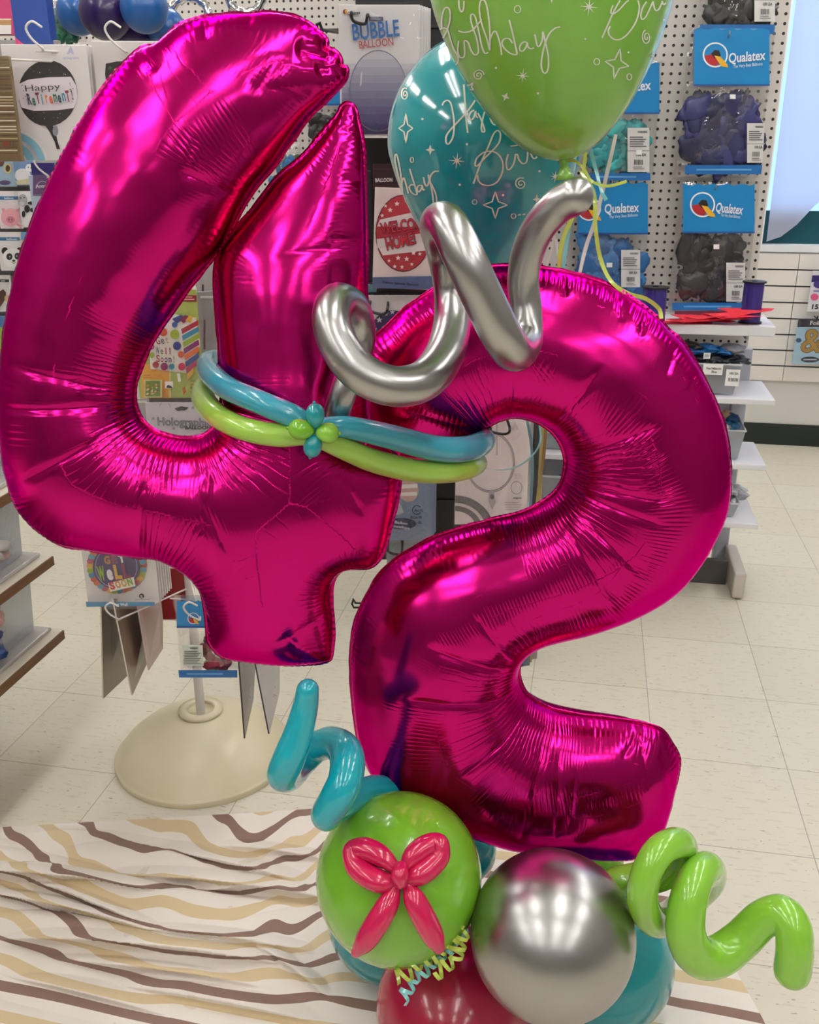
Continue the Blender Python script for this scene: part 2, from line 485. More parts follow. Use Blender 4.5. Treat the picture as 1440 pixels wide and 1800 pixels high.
ii = (np.arange(NY - 1)[:, None] * NX + np.arange(NX - 1)[None, :]).reshape(-1)
faces = np.stack([ii, ii + 1, ii + NX + 1, ii + NX], -1)
me = bpy.data.meshes.new('drop_cloth'); me.from_pydata(verts.tolist(), [], faces.tolist())
me.materials.append(m_cloth)
uvl = me.uv_layers.new(name='cloth')
uvv = np.stack([X, Vv], -1).reshape(-1, 2)
uvl.data.foreach_set('uv', uvv[faces.reshape(-1)].astype(np.float32).reshape(-1))
me.polygons.foreach_set('use_smooth', [True] * len(me.polygons))
cloth = bpy.data.objects.new('drop_cloth', me); COL.objects.link(cloth)
tag(cloth, 'cream bedsheet with brown and tan stripes crumpled across the floor under the balloons', 'cloth')
def cloth_z(x, y): return 0.02

# ------------------------------------------------------------------ latex
def latex(name, col, rough=0.16, coat=0.6):
    m = mat('latex_' + name, col, rough, coat=coat, sss=0.0)
    return m
L_LIME = latex('lime', '74b428', 0.22); L_TEAL = latex('teal', '0a8f98', 0.18); L_RED = latex('raspberry', 'a30c3a', 0.22, 0.3)
L_LIME2 = latex('lime_twisting', '86c23a', 0.22); L_TEALP = latex('pearl_blue', '2f97ad', 0.26)
L_LIMEP = latex('pearl_lime', '98c24a', 0.28)
L_PINK = latex('hot_pink', 'c81250', 0.2, 0.5)
M_CHROME = mat('latex_chrome_silver', 'aaa9a8', 0.29, metal=1.0)
add_bump(M_CHROME, 900, 0.0002, strength=0.15)

def balloon(name, label, cat, px, py, d, rpx, m, axis=(0, 0, -1), stretch=1.06, group=None, nozzle=True, seg=64):
    """one latex balloon: slightly pear-shaped body with its knot as a part"""
    c = at(px, py, d); R = rpx * mpp(px, py, d)
    prof = []
    n = 40
    for i in range(n + 1):
        t = -1 + 2 * i / n
        a = math.asin(max(-1, min(1, t)))
        a = -math.pi / 2 + math.pi * i / n
        z = math.sin(a); rr = math.cos(a)
        if z < 0: rr *= 1 - 0.10 * z * z; zz = z * stretch
        else: zz = z
        prof.append((max(rr * R, 0.0), zz * R))
    b = MB(); b.lathe(prof, m, seg)
    ax = Vector(axis).normalized()
    rot = Vector((0, 0, -1)).rotation_difference(ax).to_matrix().to_4x4()
    o = b.build(name, None, Matrix.Translation(Vector(c)) @ rot, smooth=True)
    tag(o, label, cat, group)
    if nozzle:
        q = MB(); z0 = -R * stretch
        q.lathe([(0.0, z0 + .004), (0.006, z0 + 0.002), (0.0065, z0 - 0.003), (0.0045, z0 - 0.008), (0.006, z0 - 0.013), (0.010, z0 - 0.019), (0.0085, z0 - 0.0195), (0.003, z0 - 0.012), (0, z0 - .012)], m, 16)
        q.build('knot', o, smooth=True)
    return o, c, R
CX = at(860, 1620, 1.12)       # heart of the cluster: knots point there
def tow(px, py, d): v = CX - at(px, py, d); return tuple(v)
lime_b, LIME_C, LIME_R = balloon('latex_balloon', 'round lime green balloon with the pink bow on its front, front left of the base', 'balloon', 703, 1543, 1.066, 147, L_LIME, tow(703, 1543, 1.066), 1.0)
silver_b, SIL_C, SIL_R = balloon('latex_balloon', 'round chrome silver balloon at the front of the base', 'balloon', 970, 1643, 1.0, 145, M_CHROME, tow(970, 1643, 1.0), 1.0)
red_b, RED_C, RED_R = balloon('latex_balloon', 'round raspberry red balloon with curled ribbons on top, cut by the bottom edge', 'balloon', 800, 1768, 1.085, 138, L_RED, tow(800, 1768, 1.085), 1.0)
balloon('latex_balloon', 'round teal balloon peeping out below the lime balloon with the bow', 'balloon', 692, 1606, 1.30, 117, L_TEAL, tow(692, 1606, 1.30), 1.0)
balloon('latex_balloon', 'round teal balloon behind the lower right of the silver balloon', 'balloon', 1062, 1686, 1.20, 121, L_TEAL, tow(1062, 1686, 1.20), 1.0)
balloon('latex_balloon', 'teal balloon in the gap between the bow balloon and the numeral above', 'balloon', 815, 1495, 1.31, 58, L_TEAL, tow(815, 1495, 1.31), 1.0)
balloon('latex_balloon', 'lime balloon tucked behind the top of the silver balloon', 'balloon', 1050, 1512, 1.36, 46, L_LIME, tow(1050, 1512, 1.36), 1.0)

# ------------------------------------------------------------------ foil numerals
m_foil = mat('magenta_foil', 'e00a72', 0.19, metal=1.0)
N, L = nodes(m_foil)
N['Principled BSDF'].inputs['Base Color'].default_value = (0.56, 0.008, 0.175, 1)
N['Principled BSDF'].inputs['Specular Tint'].default_value = (1.0, 0.25, 0.7, 1)
def att(n):
    a = N.new('ShaderNodeAttribute'); a.attribute_name = n; return a.outputs['Fac']
def wave(phase, power):
    return mth('POWER', mth('MULTIPLY_ADD', mth('SINE', mth('MULTIPLY', phase, 2 * math.pi)), 0.5, 0.5), power)
hgt_ = mth('ADD', mth('MULTIPLY', att('fan_amp'), wave(att('fan_phase'), 2.0)), mth('MULTIPLY', att('rip_amp'), wave(att('rip_phase'), 1.6)))
bmp = N.new('ShaderNodeBump'); bmp.inputs['Strength'].default_value = 1.0; bmp.inputs['Distance'].default_value = 1.0
L.new(hgt_, bmp.inputs['Height']); L.new(bmp.outputs[0], N['Principled BSDF'].inputs['Normal'])
m_seam = mat('magenta_foil_rim', 'c00a62', 0.22, metal=1.0); m_seam.node_tree.nodes['Principled BSDF'].inputs['Base Color'].default_value = (0.56, 0.008, 0.175, 1)

def closest_on_polyline(P, B):
    """P (n,2), closed polyline B (m,2) -> distance, arc position, closest point"""
    A = B; Cc = np.roll(B, -1, 0); dv = Cc - A; L2 = (dv ** 2).sum(1)
    seglen = np.sqrt(L2); s0 = np.concatenate([[0], np.cumsum(seglen)[:-1]])
    best = np.full(len(P), 1e9); bs_ = np.zeros(len(P)); bp = np.zeros_like(P)
    for k in range(len(A)):
        t = np.clip(((P - A[k]) @ dv[k]) / L2[k], 0, 1)
        q = A[k] + t[:, None] * dv[k]
        d2 = ((P - q) ** 2).sum(1)
        w = d2 < best
        best[w] = d2[w]; bs_[w] = s0[k] + t[w] * seglen[k]; bp[w] = q[w]
    return np.sqrt(best), bs_, bp, seglen.sum()
def inside_poly(P, B):
    x, y = P[:, 0], P[:, 1]; ins = np.zeros(len(P), bool)
    for k in range(len(B)):
        x0, y0 = B[k]; x1, y1 = B[(k + 1) % len(B)]
        if y0 == y1: continue
        c = ((y0 > y) != (y1 > y)) & (x < (x1 - x0) * (y - y0) / (y1 - y0) + x0)
        ins ^= c
    return ins

def foil_number(name, label, outline, top, bot, yaw, k, creases, ripples, lam=0.0075, inset=0.0):
    """sealed two-sheet foil balloon: outline -> inflated front and back sheets with crimps along the seam"""
    (tx, ty, td), (bx_, by_, bd) = top, bot
    P1 = at(tx, ty, td); P2 = at(bx_, by_, bd)
    Rv = _r * math.cos(yaw) + _fw * math.sin(yaw)
    up = P1 - P2; n = np.cross(Rv, up); n /= np.linalg.norm(n)
    if n @ (_C - P2) < 0: n = -n
    Uv = np.cross(n, Rv); Uv /= np.linalg.norm(Uv)
    if Uv[2] < 0: Uv = -Uv
    O = (P1 + P2) / 2
    def toplane(px, py):
        d = ray(px, py); t = ((O - _C) @ n) / (d @ n); q = _C + d * t - O
        return np.array([q @ Rv, q @ Uv])
    B = np.array([toplane(*q) for q in outline])
    B = np.array(catmull(B, 5, True))
    # resample evenly
    dl = np.sqrt(((np.roll(B, -1, 0) - B) ** 2).sum(1)); cs = np.concatenate([[0], np.cumsum(dl)]); n_ = int(cs[-1] / 0.003)
    BB = np.vstack([B, B[:1]]); ss = np.linspace(0, cs[-1], n_, endpoint=False)
    B = np.stack([np.interp(ss, cs, BB[:, 0]), np.interp(ss, cs, BB[:, 1])], 1)
    area = 0.5 * np.sum(B[:, 0] * np.roll(B[:, 1], -1) - np.roll(B[:, 0], -1) * B[:, 1])
    if area < 0: B = B[::-1].copy()
    # curvature (positive = convex)
    e = np.roll(B, -1, 0) - B; ang = np.arctan2(e[:, 1], e[:, 0]); turn = (ang - np.roll(ang, 1) + np.pi) % (2 * np.pi) - np.pi
    ker = np.exp(-(np.arange(-20, 21) / 8.0) ** 2); ker /= ker.sum()
    kap = np.convolve(np.concatenate([turn[-20:], turn, turn[:20]]), ker, 'valid') / 0.003
    if inset:
        nrm = np.stack([e[:, 1], -e[:, 0]], 1); nrm /= np.linalg.norm(nrm, axis=1)[:, None]
        B = B - nrm * inset
    hs = 0.0021
    lo = B.min(0) - 0.01; hi = B.max(0) + 0.01
    nx = int((hi[0] - lo[0]) / hs) + 2; ny = int((hi[1] - lo[1]) / (hs * .866)) + 2
    gx, gy = np.meshgrid(np.arange(nx), np.arange(ny))
    P = np.stack([lo[0] + (gx + 0.5 * (gy % 2)) * hs, lo[1] + gy * hs * .866], -1).reshape(-1, 2)
    d, s, cp, per = closest_on_polyline(P, B)
    ins = inside_poly(P, B)
    sd = np.where(ins, d, -d)
    snap = np.abs(sd) < 0.33 * hs
    P[snap] = cp[snap]; sd[snap] = 0; d[snap] = 0
    # triangles
    i0 = (gy * nx + gx)[:-1, :-1]
    ev = (gy % 2 == 0)[:-1, :-1]
    a, b_, c, dd = i0, i0 + 1, i0 + nx, i0 + nx + 1
    t1 = np.where(ev[..., None], np.stack([a, b_, c], -1), np.stack([a, b_, dd], -1)).reshape(-1, 3)
    t2 = np.where(ev[..., None], np.stack([b_, dd, c], -1), np.stack([a, dd, c], -1)).reshape(-1, 3)
    T = np.vstack([t1, t2])
    sT = sd[T]
    T = T[(sT > 0).any(1)]; sT = sd[T]
    keep = (sT >= 0).all(1)
    good = T[keep].tolist(); cut = T[~keep]
    Pn = P.tolist(); dn = d.tolist(); sn = s.tolist(); cpn = cp.tolist(); sdn = sd.tolist()
    emap = {}
    def cutv(i, j):
        key = (min(i, j), max(i, j))
        if key not in emap:
            t = sdn[i] / (sdn[i] - sdn[j])
            q = [Pn[i][0] + t * (Pn[j][0] - Pn[i][0]), Pn[i][1] + t * (Pn[j][1] - Pn[i][1])]
            emap[key] = len(Pn); Pn.append(q); dn.append(0.0); sn.append(None); cpn.append(q); sdn.append(0.0)
        return emap[key]
    for tri in cut:
        poly = []
        for q in range(3):
            i, j = int(tri[q]), int(tri[(q + 1) % 3])
            if sdn[i] >= 0: poly.append(i)
            if sdn[i] * sdn[j] < 0: poly.append(cutv(i, j))
        for q in range(1, len(poly) - 1): good.append([poly[0], poly[q], poly[q + 1]])
    P = np.array(Pn); sd = np.array(sdn); d = np.array(dn)
    newi = [i for i, q in enumerate(sn) if q is None]
    s = np.array([0.0 if q is None else q for q in sn]); cp = np.array(cpn)
    if newi:
        dq, sq, cq, _ = closest_on_polyline(P[newi], B)
        s[newi] = sq; P[newi] = cq; cp[newi] = cq
    T = np.array(good)
    used = np.unique(T); re = -np.ones(len(P), int); re[used] = np.arange(len(used))
    T = re[T]; P = P[used]; s = s[used]; cp = cp[used]; sd = sd[used]; d = d[used]
    # consistent orientation
    ar = np.cross(P[T[:, 1]] - P[T[:, 0]], P[T[:, 2]] - P[T[:, 0]])
    T[ar < 0] = T[ar < 0][:, ::-1]
    # crowd the vertices towards the seam
    Dm = 0.03; t = np.clip(d / Dm, 0, 1); fd = np.where(d < Dm, Dm * (2 * t * t - t ** 3), d)
    fd = np.maximum(fd, d * 0.06)
    dirv = (P - cp) / np.maximum(d, 1e-9)[:, None]
    P = np.where((d > 1e-9)[:, None], cp + dirv * fd[:, None], P)
    # pressure membrane: cotangent Laplacian, conjugate gradients
    nV = len(P); bnd = sd <= 0
    i, j, l = T[:, 0], T[:, 1], T[:, 2]
    def cot(a, b, c):
        u_, v_ = b - a, c - a
        return np.clip((u_ * v_).sum(1) / np.maximum(np.abs(np.cross(u_, v_)), 1e-12), -20, 20) * 0.5
    c0, c1, c2 = cot(P[i], P[j], P[l]), cot(P[j], P[l], P[i]), cot(P[l], P[i], P[j])
    I = np.concatenate([j, i, i]); J = np.concatenate([l, l, j]); W = np.maximum(np.concatenate([c0, c1, c2]), 1e-4)
    ta = 0.5 * np.abs(np.cross(P[j] - P[i], P[l] - P[i]))
    mass = np.bincount(np.concatenate([i, j, l]), np.concatenate([ta, ta, ta]) / 3, nV)
    diag = np.bincount(I, W, nV) + np.bincount(J, W, nV)
    def Lap(x): return diag * x - np.bincount(I, W * x[J], nV) - np.bincount(J, W * x[I], nV)
    fre = ~bnd
    x = np.zeros(nV); rr = np.where(fre, mass, 0); z = rr / diag; pp = z.copy(); rz = rr @ z
    for it in range(900):
        Ap = np.where(fre, Lap(pp), 0); al = rz / (pp @ Ap)
        x += al * pp; rr = rr - al * Ap; z = rr / diag; rz2 = rr @ z
        if rz2 < 1e-16 * (mass.sum() ** 2) and it > 50: break
        pp = z + rz2 / rz * pp; rz = rz2
    Hh = k * np.sqrt(np.maximum(2 * x, 0))
    # crimps
    kv = np.interp(s, np.append(ss, cs[-1]) * per / cs[-1], np.append(kap, kap[0]))
    conc = np.clip((-kv - 1.0) / 9, 0, 1); conv = np.clip((kv - 1.5) / 8, 0, 1)
    sw = s + 0.0025 * vnoise(s * 60, d * 40)
    def rip(l_, sharp=2.0):
        q = 0.5 + 0.5 * np.sin(2 * np.pi * sw / l_ + 2.2 * vnoise(s * 35, s * 0 + 3.3))
        return q ** sharp
    reach = 0.075 + 0.06 * vnoise(s * 60, s * 0 + 8.1)
    win_in = np.clip(d / 0.006, 0, 1) * np.clip(1.25 - d / np.maximum(reach, 0.02), 0, 1) ** 0.8
    win_out = np.clip(d / 0.003, 0, 1) * np.exp(-(d / (0.022 + 0.010 * vnoise(s * 50, s * 0 + 5))) ** 2)
    amp_n = 0.55 + 0.45 * vnoise(s * 22, s * 0 + 1.7)
    fan_amp = -0.00075 * conc * win_in * np.clip(amp_n, .25, 1) * (np.minimum(s, per - s) > 0.006)
    fan_ph = (sw + 0.0012 * vnoise(s * 90, d * 9)) / (lam * 0.60)
    rip_amp = np.zeros(len(P)); rip_ph = np.zeros(len(P))
    wr = -0.0004 * conc * win_in * np.clip(amp_n, .15, 1) * rip(lam * 1.9) - 0.0013 * (0.30 + 0.7 * conv) * win_out * np.clip(amp_n, 0.1, 1) * rip(lam * 1.15)
    # slack sheets: soft long facets across the strokes
    soft = 0.0010 * vnoise(s * 9 + 3, d * 6) * np.clip(d / 0.03, 0, 1) * np.clip((0.07 - d) / 0.025, 0, 1) + 0.0006 * vnoise(P[:, 0] * 30, P[:, 1] * 38) * np.clip(d / 0.02, 0, 1)
    wr = wr + soft + 0.0005 * vnoise(s * 5 + 9, d * 48) * np.clip((d - 0.012) / 0.02, 0, 1) * np.clip((0.062 - d) / 0.02, 0, 1)
    for (x0, y0, x1, y1, dep, wid) in creases:
        a = toplane(x0, y0); c = toplane(x1, y1); v_ = c - a; LL = v_ @ v_
        t = np.clip(((P - a) @ v_) / LL, 0, 1); q = P - a - t[:, None] * v_
        nn = np.array([-v_[1], v_[0]]) / math.sqrt(LL)
        bow = (q @ nn) - 0.0
        tap = np.clip(np.minimum(t, 1 - t) * 5, 0, 1) ** 1.3
        dist = np.sqrt((q ** 2).sum(1))
        wr += -dep * tap * np.exp(-np.abs(dist / wid) ** 1.3)
        # fine fans beside the crease
        near = np.exp(-(dist / (wid * 5)) ** 2)
        wr += 0.08 * dep * near * np.sin(bow / 0.0045 * 2 * np.pi + 3 * vnoise(t * 4, t * 0 + x0)) * tap * np.clip(0.6 + 0.6 * vnoise(t * 6 + y0, t * 0), 0, 1)
    # bands of fine parallel ripples
    for (pp_, wpx_, lm, am) in ripples:
        Q = np.array([toplane(*q) for q in pp_]); Q = np.array(catmull(Q, 8)); wv_ = wpx_ * mpp(pp_[0][0], pp_[0][1], td)
        bd_ = np.full(len(P), 9e9); bt = np.zeros(len(P)); acc = 0.0; tot = np.sum(np.linalg.norm(np.diff(Q, axis=0), axis=1))
        for q in range(len(Q) - 1):
            v_ = Q[q + 1] - Q[q]; ln = np.linalg.norm(v_); t = np.clip(((P - Q[q]) @ v_) / (ln * ln), 0, 1)
            dq_ = ((P - Q[q] - t[:, None] * v_) ** 2).sum(1); w = dq_ < bd_; bd_[w] = dq_[w]; bt[w] = acc + t[w] * ln; acc += ln
        dist = np.sqrt(bd_); tp = np.clip(np.minimum(bt, tot - bt) / 0.012, 0, 1)
        wloc = wv_ * (0.8 + 0.35 * vnoise(bt * 90, bt * 0 + pp_[0][0]))
        a_ = -am * 0.36 * tp * np.exp(-(dist / (wloc * 1.25)) ** 2) * np.clip(0.75 + 0.5 * vnoise(bt * 35, bt * 0 + 2), .2, 1.2)
        use = dist < wv_ * 2.2
        rip_ph = np.where(use, (bt + 0.0015 * vnoise(bt * 50, dist * 14)) / lm, rip_ph); rip_amp = np.where(use, a_, rip_amp)
    def vnorm(V, F_):
        fn = np.cross(V[F_[:, 1]] - V[F_[:, 0]], V[F_[:, 2]] - V[F_[:, 0]])
        out = np.zeros_like(V)
        for q in range(3):
            for ax in range(3): out[:, ax] += np.bincount(F_[:, q], fn[:, ax], len(V))
        return out / np.maximum(np.linalg.norm(out, axis=1), 1e-12)[:, None]
    V = np.stack([P[:, 0], P[:, 1], Hh], 1)
    nv = vnorm(V, T); nv[bnd] = 0
    fade = np.clip(Hh / 0.006, 0, 1)
    Vf = V + nv * (wr * fade)[:, None]
    Vb = Vf.copy(); Vb[:, 2] *= -1
    # weld front and back at the seam
    idx_b = np.where(bnd, np.arange(nV), 0); cnt = nV; mp_ = np.arange(nV)
    inn = np.where(~bnd)[0]; mp_[inn] = nV + np.arange(len(inn))
    Vall = np.vstack([Vf, Vb[inn]])
    Fall = np.vstack([T, mp_[T][:, ::-1]])
    me = bpy.data.meshes.new(name); me.from_pydata(Vall.tolist(), [], Fall.tolist()); me.materials.append(m_foil)
    for nm, arr in (('fan_amp', fan_amp), ('fan_phase', fan_ph), ('rip_amp', rip_amp), ('rip_phase', rip_ph)):
        at_ = me.attributes.new(nm, 'FLOAT', 'POINT'); full = np.concatenate([arr, arr[inn]]).astype(np.float32)
        at_.data.foreach_set('value', full)
    me.polygons.foreach_set('use_smooth', [True] * len(me.polygons)); me.update()
    o = bpy.data.objects.new(name, me); COL.objects.link(o)
    o.matrix_basis = M4(Rv, Uv, n, O)
    tag(o, label, 'balloon')
    # sealed rim
    e = np.roll(B, -1, 0) - np.roll(B, 1, 0); nrm = np.stack([e[:, 1], -e[:, 0]], 1); nrm /= np.maximum(np.linalg.norm(nrm, axis=1), 1e-9)[:, None]
    sB = np.arange(len(B)) * 0.003
    zz = 0.0011 * np.sin(sB / 0.008 * 2 * np.pi + 3 * vnoise(sB * 30, sB * 0)) * (0.6 + 0.4 * vnoise(sB * 20, sB * 0 + 4))
    wd = 0.0035 + 0.0008 * vnoise(sB * 60, sB * 0 + 2)
    v = []; f = []
    for q in range(len(B)):
        v += [(*(B[q] - nrm[q] * 0.001), 0.0004), (*(B[q] + nrm[q] * wd[q]), zz[q] + 0.0003), (*(B[q] + nrm[q] * wd[q]), zz[q] - 0.0003), (*(B[q] - nrm[q] * 0.001), -0.0004)]
    m_ = len(B)
    for q in range(m_):
        w = (q + 1) % m_
        for c in range(3): f.append((q * 4 + c, w * 4 + c, w * 4 + c + 1, q * 4 + c + 1))
    bb = MB(); bb.add(v, f, m_seam); bb.build('sealed_rim', o, smooth=True)
    return o, (O, Rv, Uv, n)

four = [(3, 700), (4, 655), (8, 600), (18, 535), (35, 462), (60, 388), (98, 302), (130, 240), (160, 190), (192, 145), (225, 106), (250, 84), (275, 80), (290, 66), (320, 44), (360, 32), (405, 26), (440, 26), (470, 23), (510, 28),
        (540, 40), (558, 54), (573, 70), (574, 84), (590, 92), (598, 103), (601, 117), (610, 120), (606, 138), (592, 155), (568, 180), (548, 200), (530, 222), (505, 258), (480, 292), (450, 328), (426, 366), (406, 404), (386, 438), (367, 463), (333, 503), (300, 550), (273, 590), (250, 637), (238, 677), (237, 710), (247, 735), (267, 755),
        (293, 766), (320, 771), (347, 770), (365, 762), (380, 747), (388, 720), (391, 690), (387, 620), (383, 560), (379, 500), (380, 468), (389, 440), (405, 416), (430, 385), (455, 355), (480, 322), (500, 302), (530, 277), (557, 247), (580, 220), (595, 200),
        (601, 188), (611, 183), (621, 187), (627, 199), (629, 213), (635, 240), (639, 268), (640, 300), (642, 347), (643, 400), (643, 450), (643, 520), (643, 600), (643, 690), (648, 740), (667, 772), (692, 797), (702, 825), (703, 848), (697, 880), (690, 911), (682, 943), (674, 967), (660, 989),
        (645, 997), (630, 998), (613, 998), (598, 1003), (587, 1017), (582, 1038), (582, 1063), (585, 1090), (585, 1117), (583, 1138), (581, 1158), (568, 1163), (547, 1165), (513, 1167), (480, 1165), (433, 1160), (396, 1155), (380, 1143), (368, 1127), (365, 1103), (360, 1063), (353, 1037), (340, 1017), (320, 1000),
        (293, 986), (273, 980), (233, 977), (187, 970), (143, 963), (108, 956), (70, 933), (37, 900), (20, 862), (8, 815), (3, 760)]
two = [(647, 607), (677, 577), (713, 543), (757, 513), (805, 488), (857, 470), (897, 467), (930, 468), (960, 472), (993, 478), (1027, 486), (1070, 501), (1100, 518), (1129, 537), (1157, 560), (1175, 580), (1195, 598), (1217, 630), (1240, 670), (1259, 710), (1273, 752), (1281, 800), (1283, 835), (1282, 865), (1276, 900), (1259, 940), (1229, 992), (1190, 1037), (1147, 1066), (1093, 1091), (1027, 1112),
       (960, 1127), (942, 1134), (931, 1141), (922, 1149), (916, 1158), (912, 1171), (911, 1182), (913, 1195), (918, 1208), (926, 1220), (941, 1232), (960, 1242), (985, 1250), (1027, 1257), (1077, 1263), (1117, 1269), (1148, 1277), (1165, 1285), (1178, 1302), (1191, 1326), (1194, 1342), (1188, 1373), (1180, 1410), (1173, 1434), (1165, 1458), (1156, 1482), (1142, 1496), (1120, 1502),
       (1093, 1504), (1043, 1500), (1010, 1493), (960, 1488), (897, 1482), (847, 1466), (807, 1453), (763, 1437), (720, 1416), (690, 1398), (670, 1382), (653, 1357), (642, 1335), (630, 1297), (623, 1250), (618, 1190), (618, 1133), (626, 1092), (637, 1062), (653, 1033), (673, 1004), (700, 980), (733, 960), (767, 943), (813, 928), (863, 914), (907, 904), (938, 892), (959, 879), (975, 866), (986, 850),
       (992, 832), (995, 813), (993, 797), (986, 779), (973, 761), (957, 748), (938, 739), (917, 734), (899, 733), (877, 739), (859, 748), (845, 760), (825, 775), (790, 795), (750, 808), (705, 812), (662, 800), (634, 770), (624, 720), (630, 655)]
cr4 = [(22, 632, 245, 682, .0022, .006), (6, 712, 222, 704, .0024, .005), (60, 834, 205, 757, .002, .004), (258, 965, 278, 808, .003, .006), (372, 915, 384, 802, .0025, .006), (415, 945, 366, 838, .002, .005), (640, 890, 590, 800, .0015, .004),
       (330, 312, 420, 348, .0022, .006), (470, 170, 560, 178, .0014, .006), (242, 80, 292, 150, .003, .008), (365, 40, 372, 92, .002, .006), (445, 38, 440, 70, .0018, .005), (520, 95, 596, 105, .007, .012), (555, 135, 606, 120, .004, .007), (505, 110, 450, 190, .002, .012),
       (575, 425, 642, 420, .002, .006), (590, 235, 636, 235, .002, .004), (600, 320, 642, 322, .0014, .004), (480, 455, 645, 430, .0012, .006), (360, 1060, 380, 1090, .0014, .004), (480, 1110, 580, 1060, .0014, .006)]
cr2 = [(890, 730, 894, 640, .0024, .005), (962, 740, 1045, 626, .0022, .005), (992, 785, 1148, 722, .0024, .005), (995, 830, 1172, 855, .0016, .004), (975, 885, 1075, 1055, .003, .006), (1010, 880, 1125, 995, .0024, .005), (990, 840, 1165, 900, .0018, .004),
       (745, 1090, 900, 1145, .004, .008), (820, 1030, 905, 1135, .002, .004), (705, 1178, 905, 1190, .0026, .005), (800, 1310, 925, 1215, .002, .004), (690, 1390, 800, 1335, .0012, .004), (905, 1430, 948, 1255, .0026, .005), (965, 1425, 972, 1270, .0018, .004), (985, 1410, 1000, 1300, .0016, .004),
       (1080, 1300, 1120, 1270, .0016, .004), (1117, 1265, 1122, 1350, .002, .005), (1150, 1290, 1180, 1370, .003, .008), (1085, 505, 1078, 560, .0018, .005), (1128, 540, 1110, 585, .0018, .005), (1178, 600, 1150, 650, .002, .006), (1215, 640, 1190, 680, .0014, .005), (990, 480, 985, 520, .0014, .004), (700, 700, 850, 750, .0015, .005)]
rp4 = [([(338, 298), (385, 262), (440, 222)], 26, .0052, .0013), ([(52, 650), (50, 700), (58, 780)], 26, .0075, .0013), ([(300, 905), (350, 900), (410, 880)], 24, .0058, .0009), ([(90, 330), (125, 262), (165, 200)], 8, .0085, .0012), ([(480, 80), (430, 65), (375, 75)], 12, .008, .0011),
        ([(500, 330), (545, 275), (590, 225)], 12, .008, .0008), ([(460, 1040), (470, 985), (520, 960)], 20, .007, .0009), ([(610, 300), (612, 380), (612, 450)], 16, .007, .0008), ([(395, 1000), (380, 1060)], 22, .0058, .0012)]
rp2 = [([(770, 1085), (850, 1045), (960, 1005), (1090, 950)], 17, .0050, .0016), ([(740, 1185), (738, 1250), (745, 1310)], 34, .0062, .0011), ([(985, 690), (1060, 710), (1125, 775), (1155, 860), (1130, 960), (1060, 1045), (950, 1090)], 24, .0056, .0014), ([(880, 478), (960, 488), (1065, 520), (1125, 558), (1180, 615), (1225, 690), (1255, 770)], 9, .0072, .0016),
        ([(690, 600), (730, 565), (775, 535)], 10, .0075, .0013), ([(960, 640), (930, 660), (880, 665)], 26, .0055, .0008), ([(690, 690), (760, 720), (830, 735)], 28, .0068, .001), ([(830, 1330), (880, 1360), (960, 1360), (1040, 1345)], 34, .0068, .0012), ([(1010, 1362), (1080, 1352), (1130, 1340)], 9, .006, .0012), ([(760, 960), (840, 925), (930, 900)], 8, .008, .0009), ([(1030, 1265), (1100, 1280), (1150, 1300)], 12, .008, .0013)]
n4, FR4 = foil_number('foil_number_balloon', 'tall magenta foil balloon shaped like the numeral four, upper left in front', four, (520, 25, 1.205), (470, 1165, 1.10), 0.06, 0.80, cr4, rp4)
n2, FR2 = foil_number('foil_number_balloon', 'magenta foil balloon shaped like the numeral two, standing on the base balloons', two, (960, 475, 1.285), (960, 1500, 1.215), -0.03, 0.80, cr2, rp2)

# ------------------------------------------------------------------ twisted tube balloons
def path(P): return [at(x, y, d) for x, y, d, r in P]
def radii(P): return [r * mpp(x, y, d) for x, y, d, r in P]
def twist(name, label, P, m, closed=False, seg=24, res=8, group=None):
    b = MB(); b.tube(path(P), radii(P), m, seg=seg, closed=closed, res=res)
    o = b.build(name, None, smooth=True)
    return tag(o, label, 'balloon', group)
twist('twisted_tube_balloon', 'chrome silver balloon tube coiled in a spiral between the two numerals', [
    (585, 748, 1.06, 22), (601, 697, 1.052, 24), (620, 645, 1.06, 26), (632, 592, 1.07, 29), (620, 545, 1.055, 32), (594, 531, 1.025, 34), (582, 556, 0.995, 34), (594, 604, 0.98, 35), (634, 655, 0.97, 36), (692, 679, 0.975, 36),
    (746, 668, 1.0, 36), (781, 624, 1.05, 35), (795, 566, 1.10, 33), (793, 505, 1.12, 31), (780, 440, 1.105, 31), (771, 396, 1.055, 34), (788, 396, 1.005, 35), (818, 456, 0.985, 37), (851, 527, 0.985, 37), (884, 593, 0.995, 36),
    (906, 619, 1.03, 34), (924, 598, 1.08, 30), (925, 545, 1.10, 28), (920, 492, 1.10, 28), (928, 443, 1.085, 29), (949, 398, 1.065, 30), (980, 363, 1.05, 31), (1011, 345, 1.04, 33)], M_CHROME)
twist('twisted_tube_balloon', 'teal balloon tube twisted in loose coils at the lower left of the numeral two', [
    (541, 1213, 1.02, 20), (536, 1245, 1.02, 23), (524, 1290, 1.015, 26), (508, 1333, 1.01, 29), (497, 1362, 1.02, 28), (510, 1362, 1.06, 27), (530, 1338, 1.10, 27), (556, 1314, 1.11, 27), (586, 1306, 1.09, 29), (609, 1326, 1.045, 31), (608, 1368, 1.015, 31), (592, 1402, 1.005, 30),
    (573, 1433, 1.01, 27), (590, 1425, 1.05, 25), (620, 1404, 1.10, 25), (655, 1388, 1.15, 25), (705, 1390, 1.19, 24)], latex('teal_tube', '0aa4b4', 0.18))
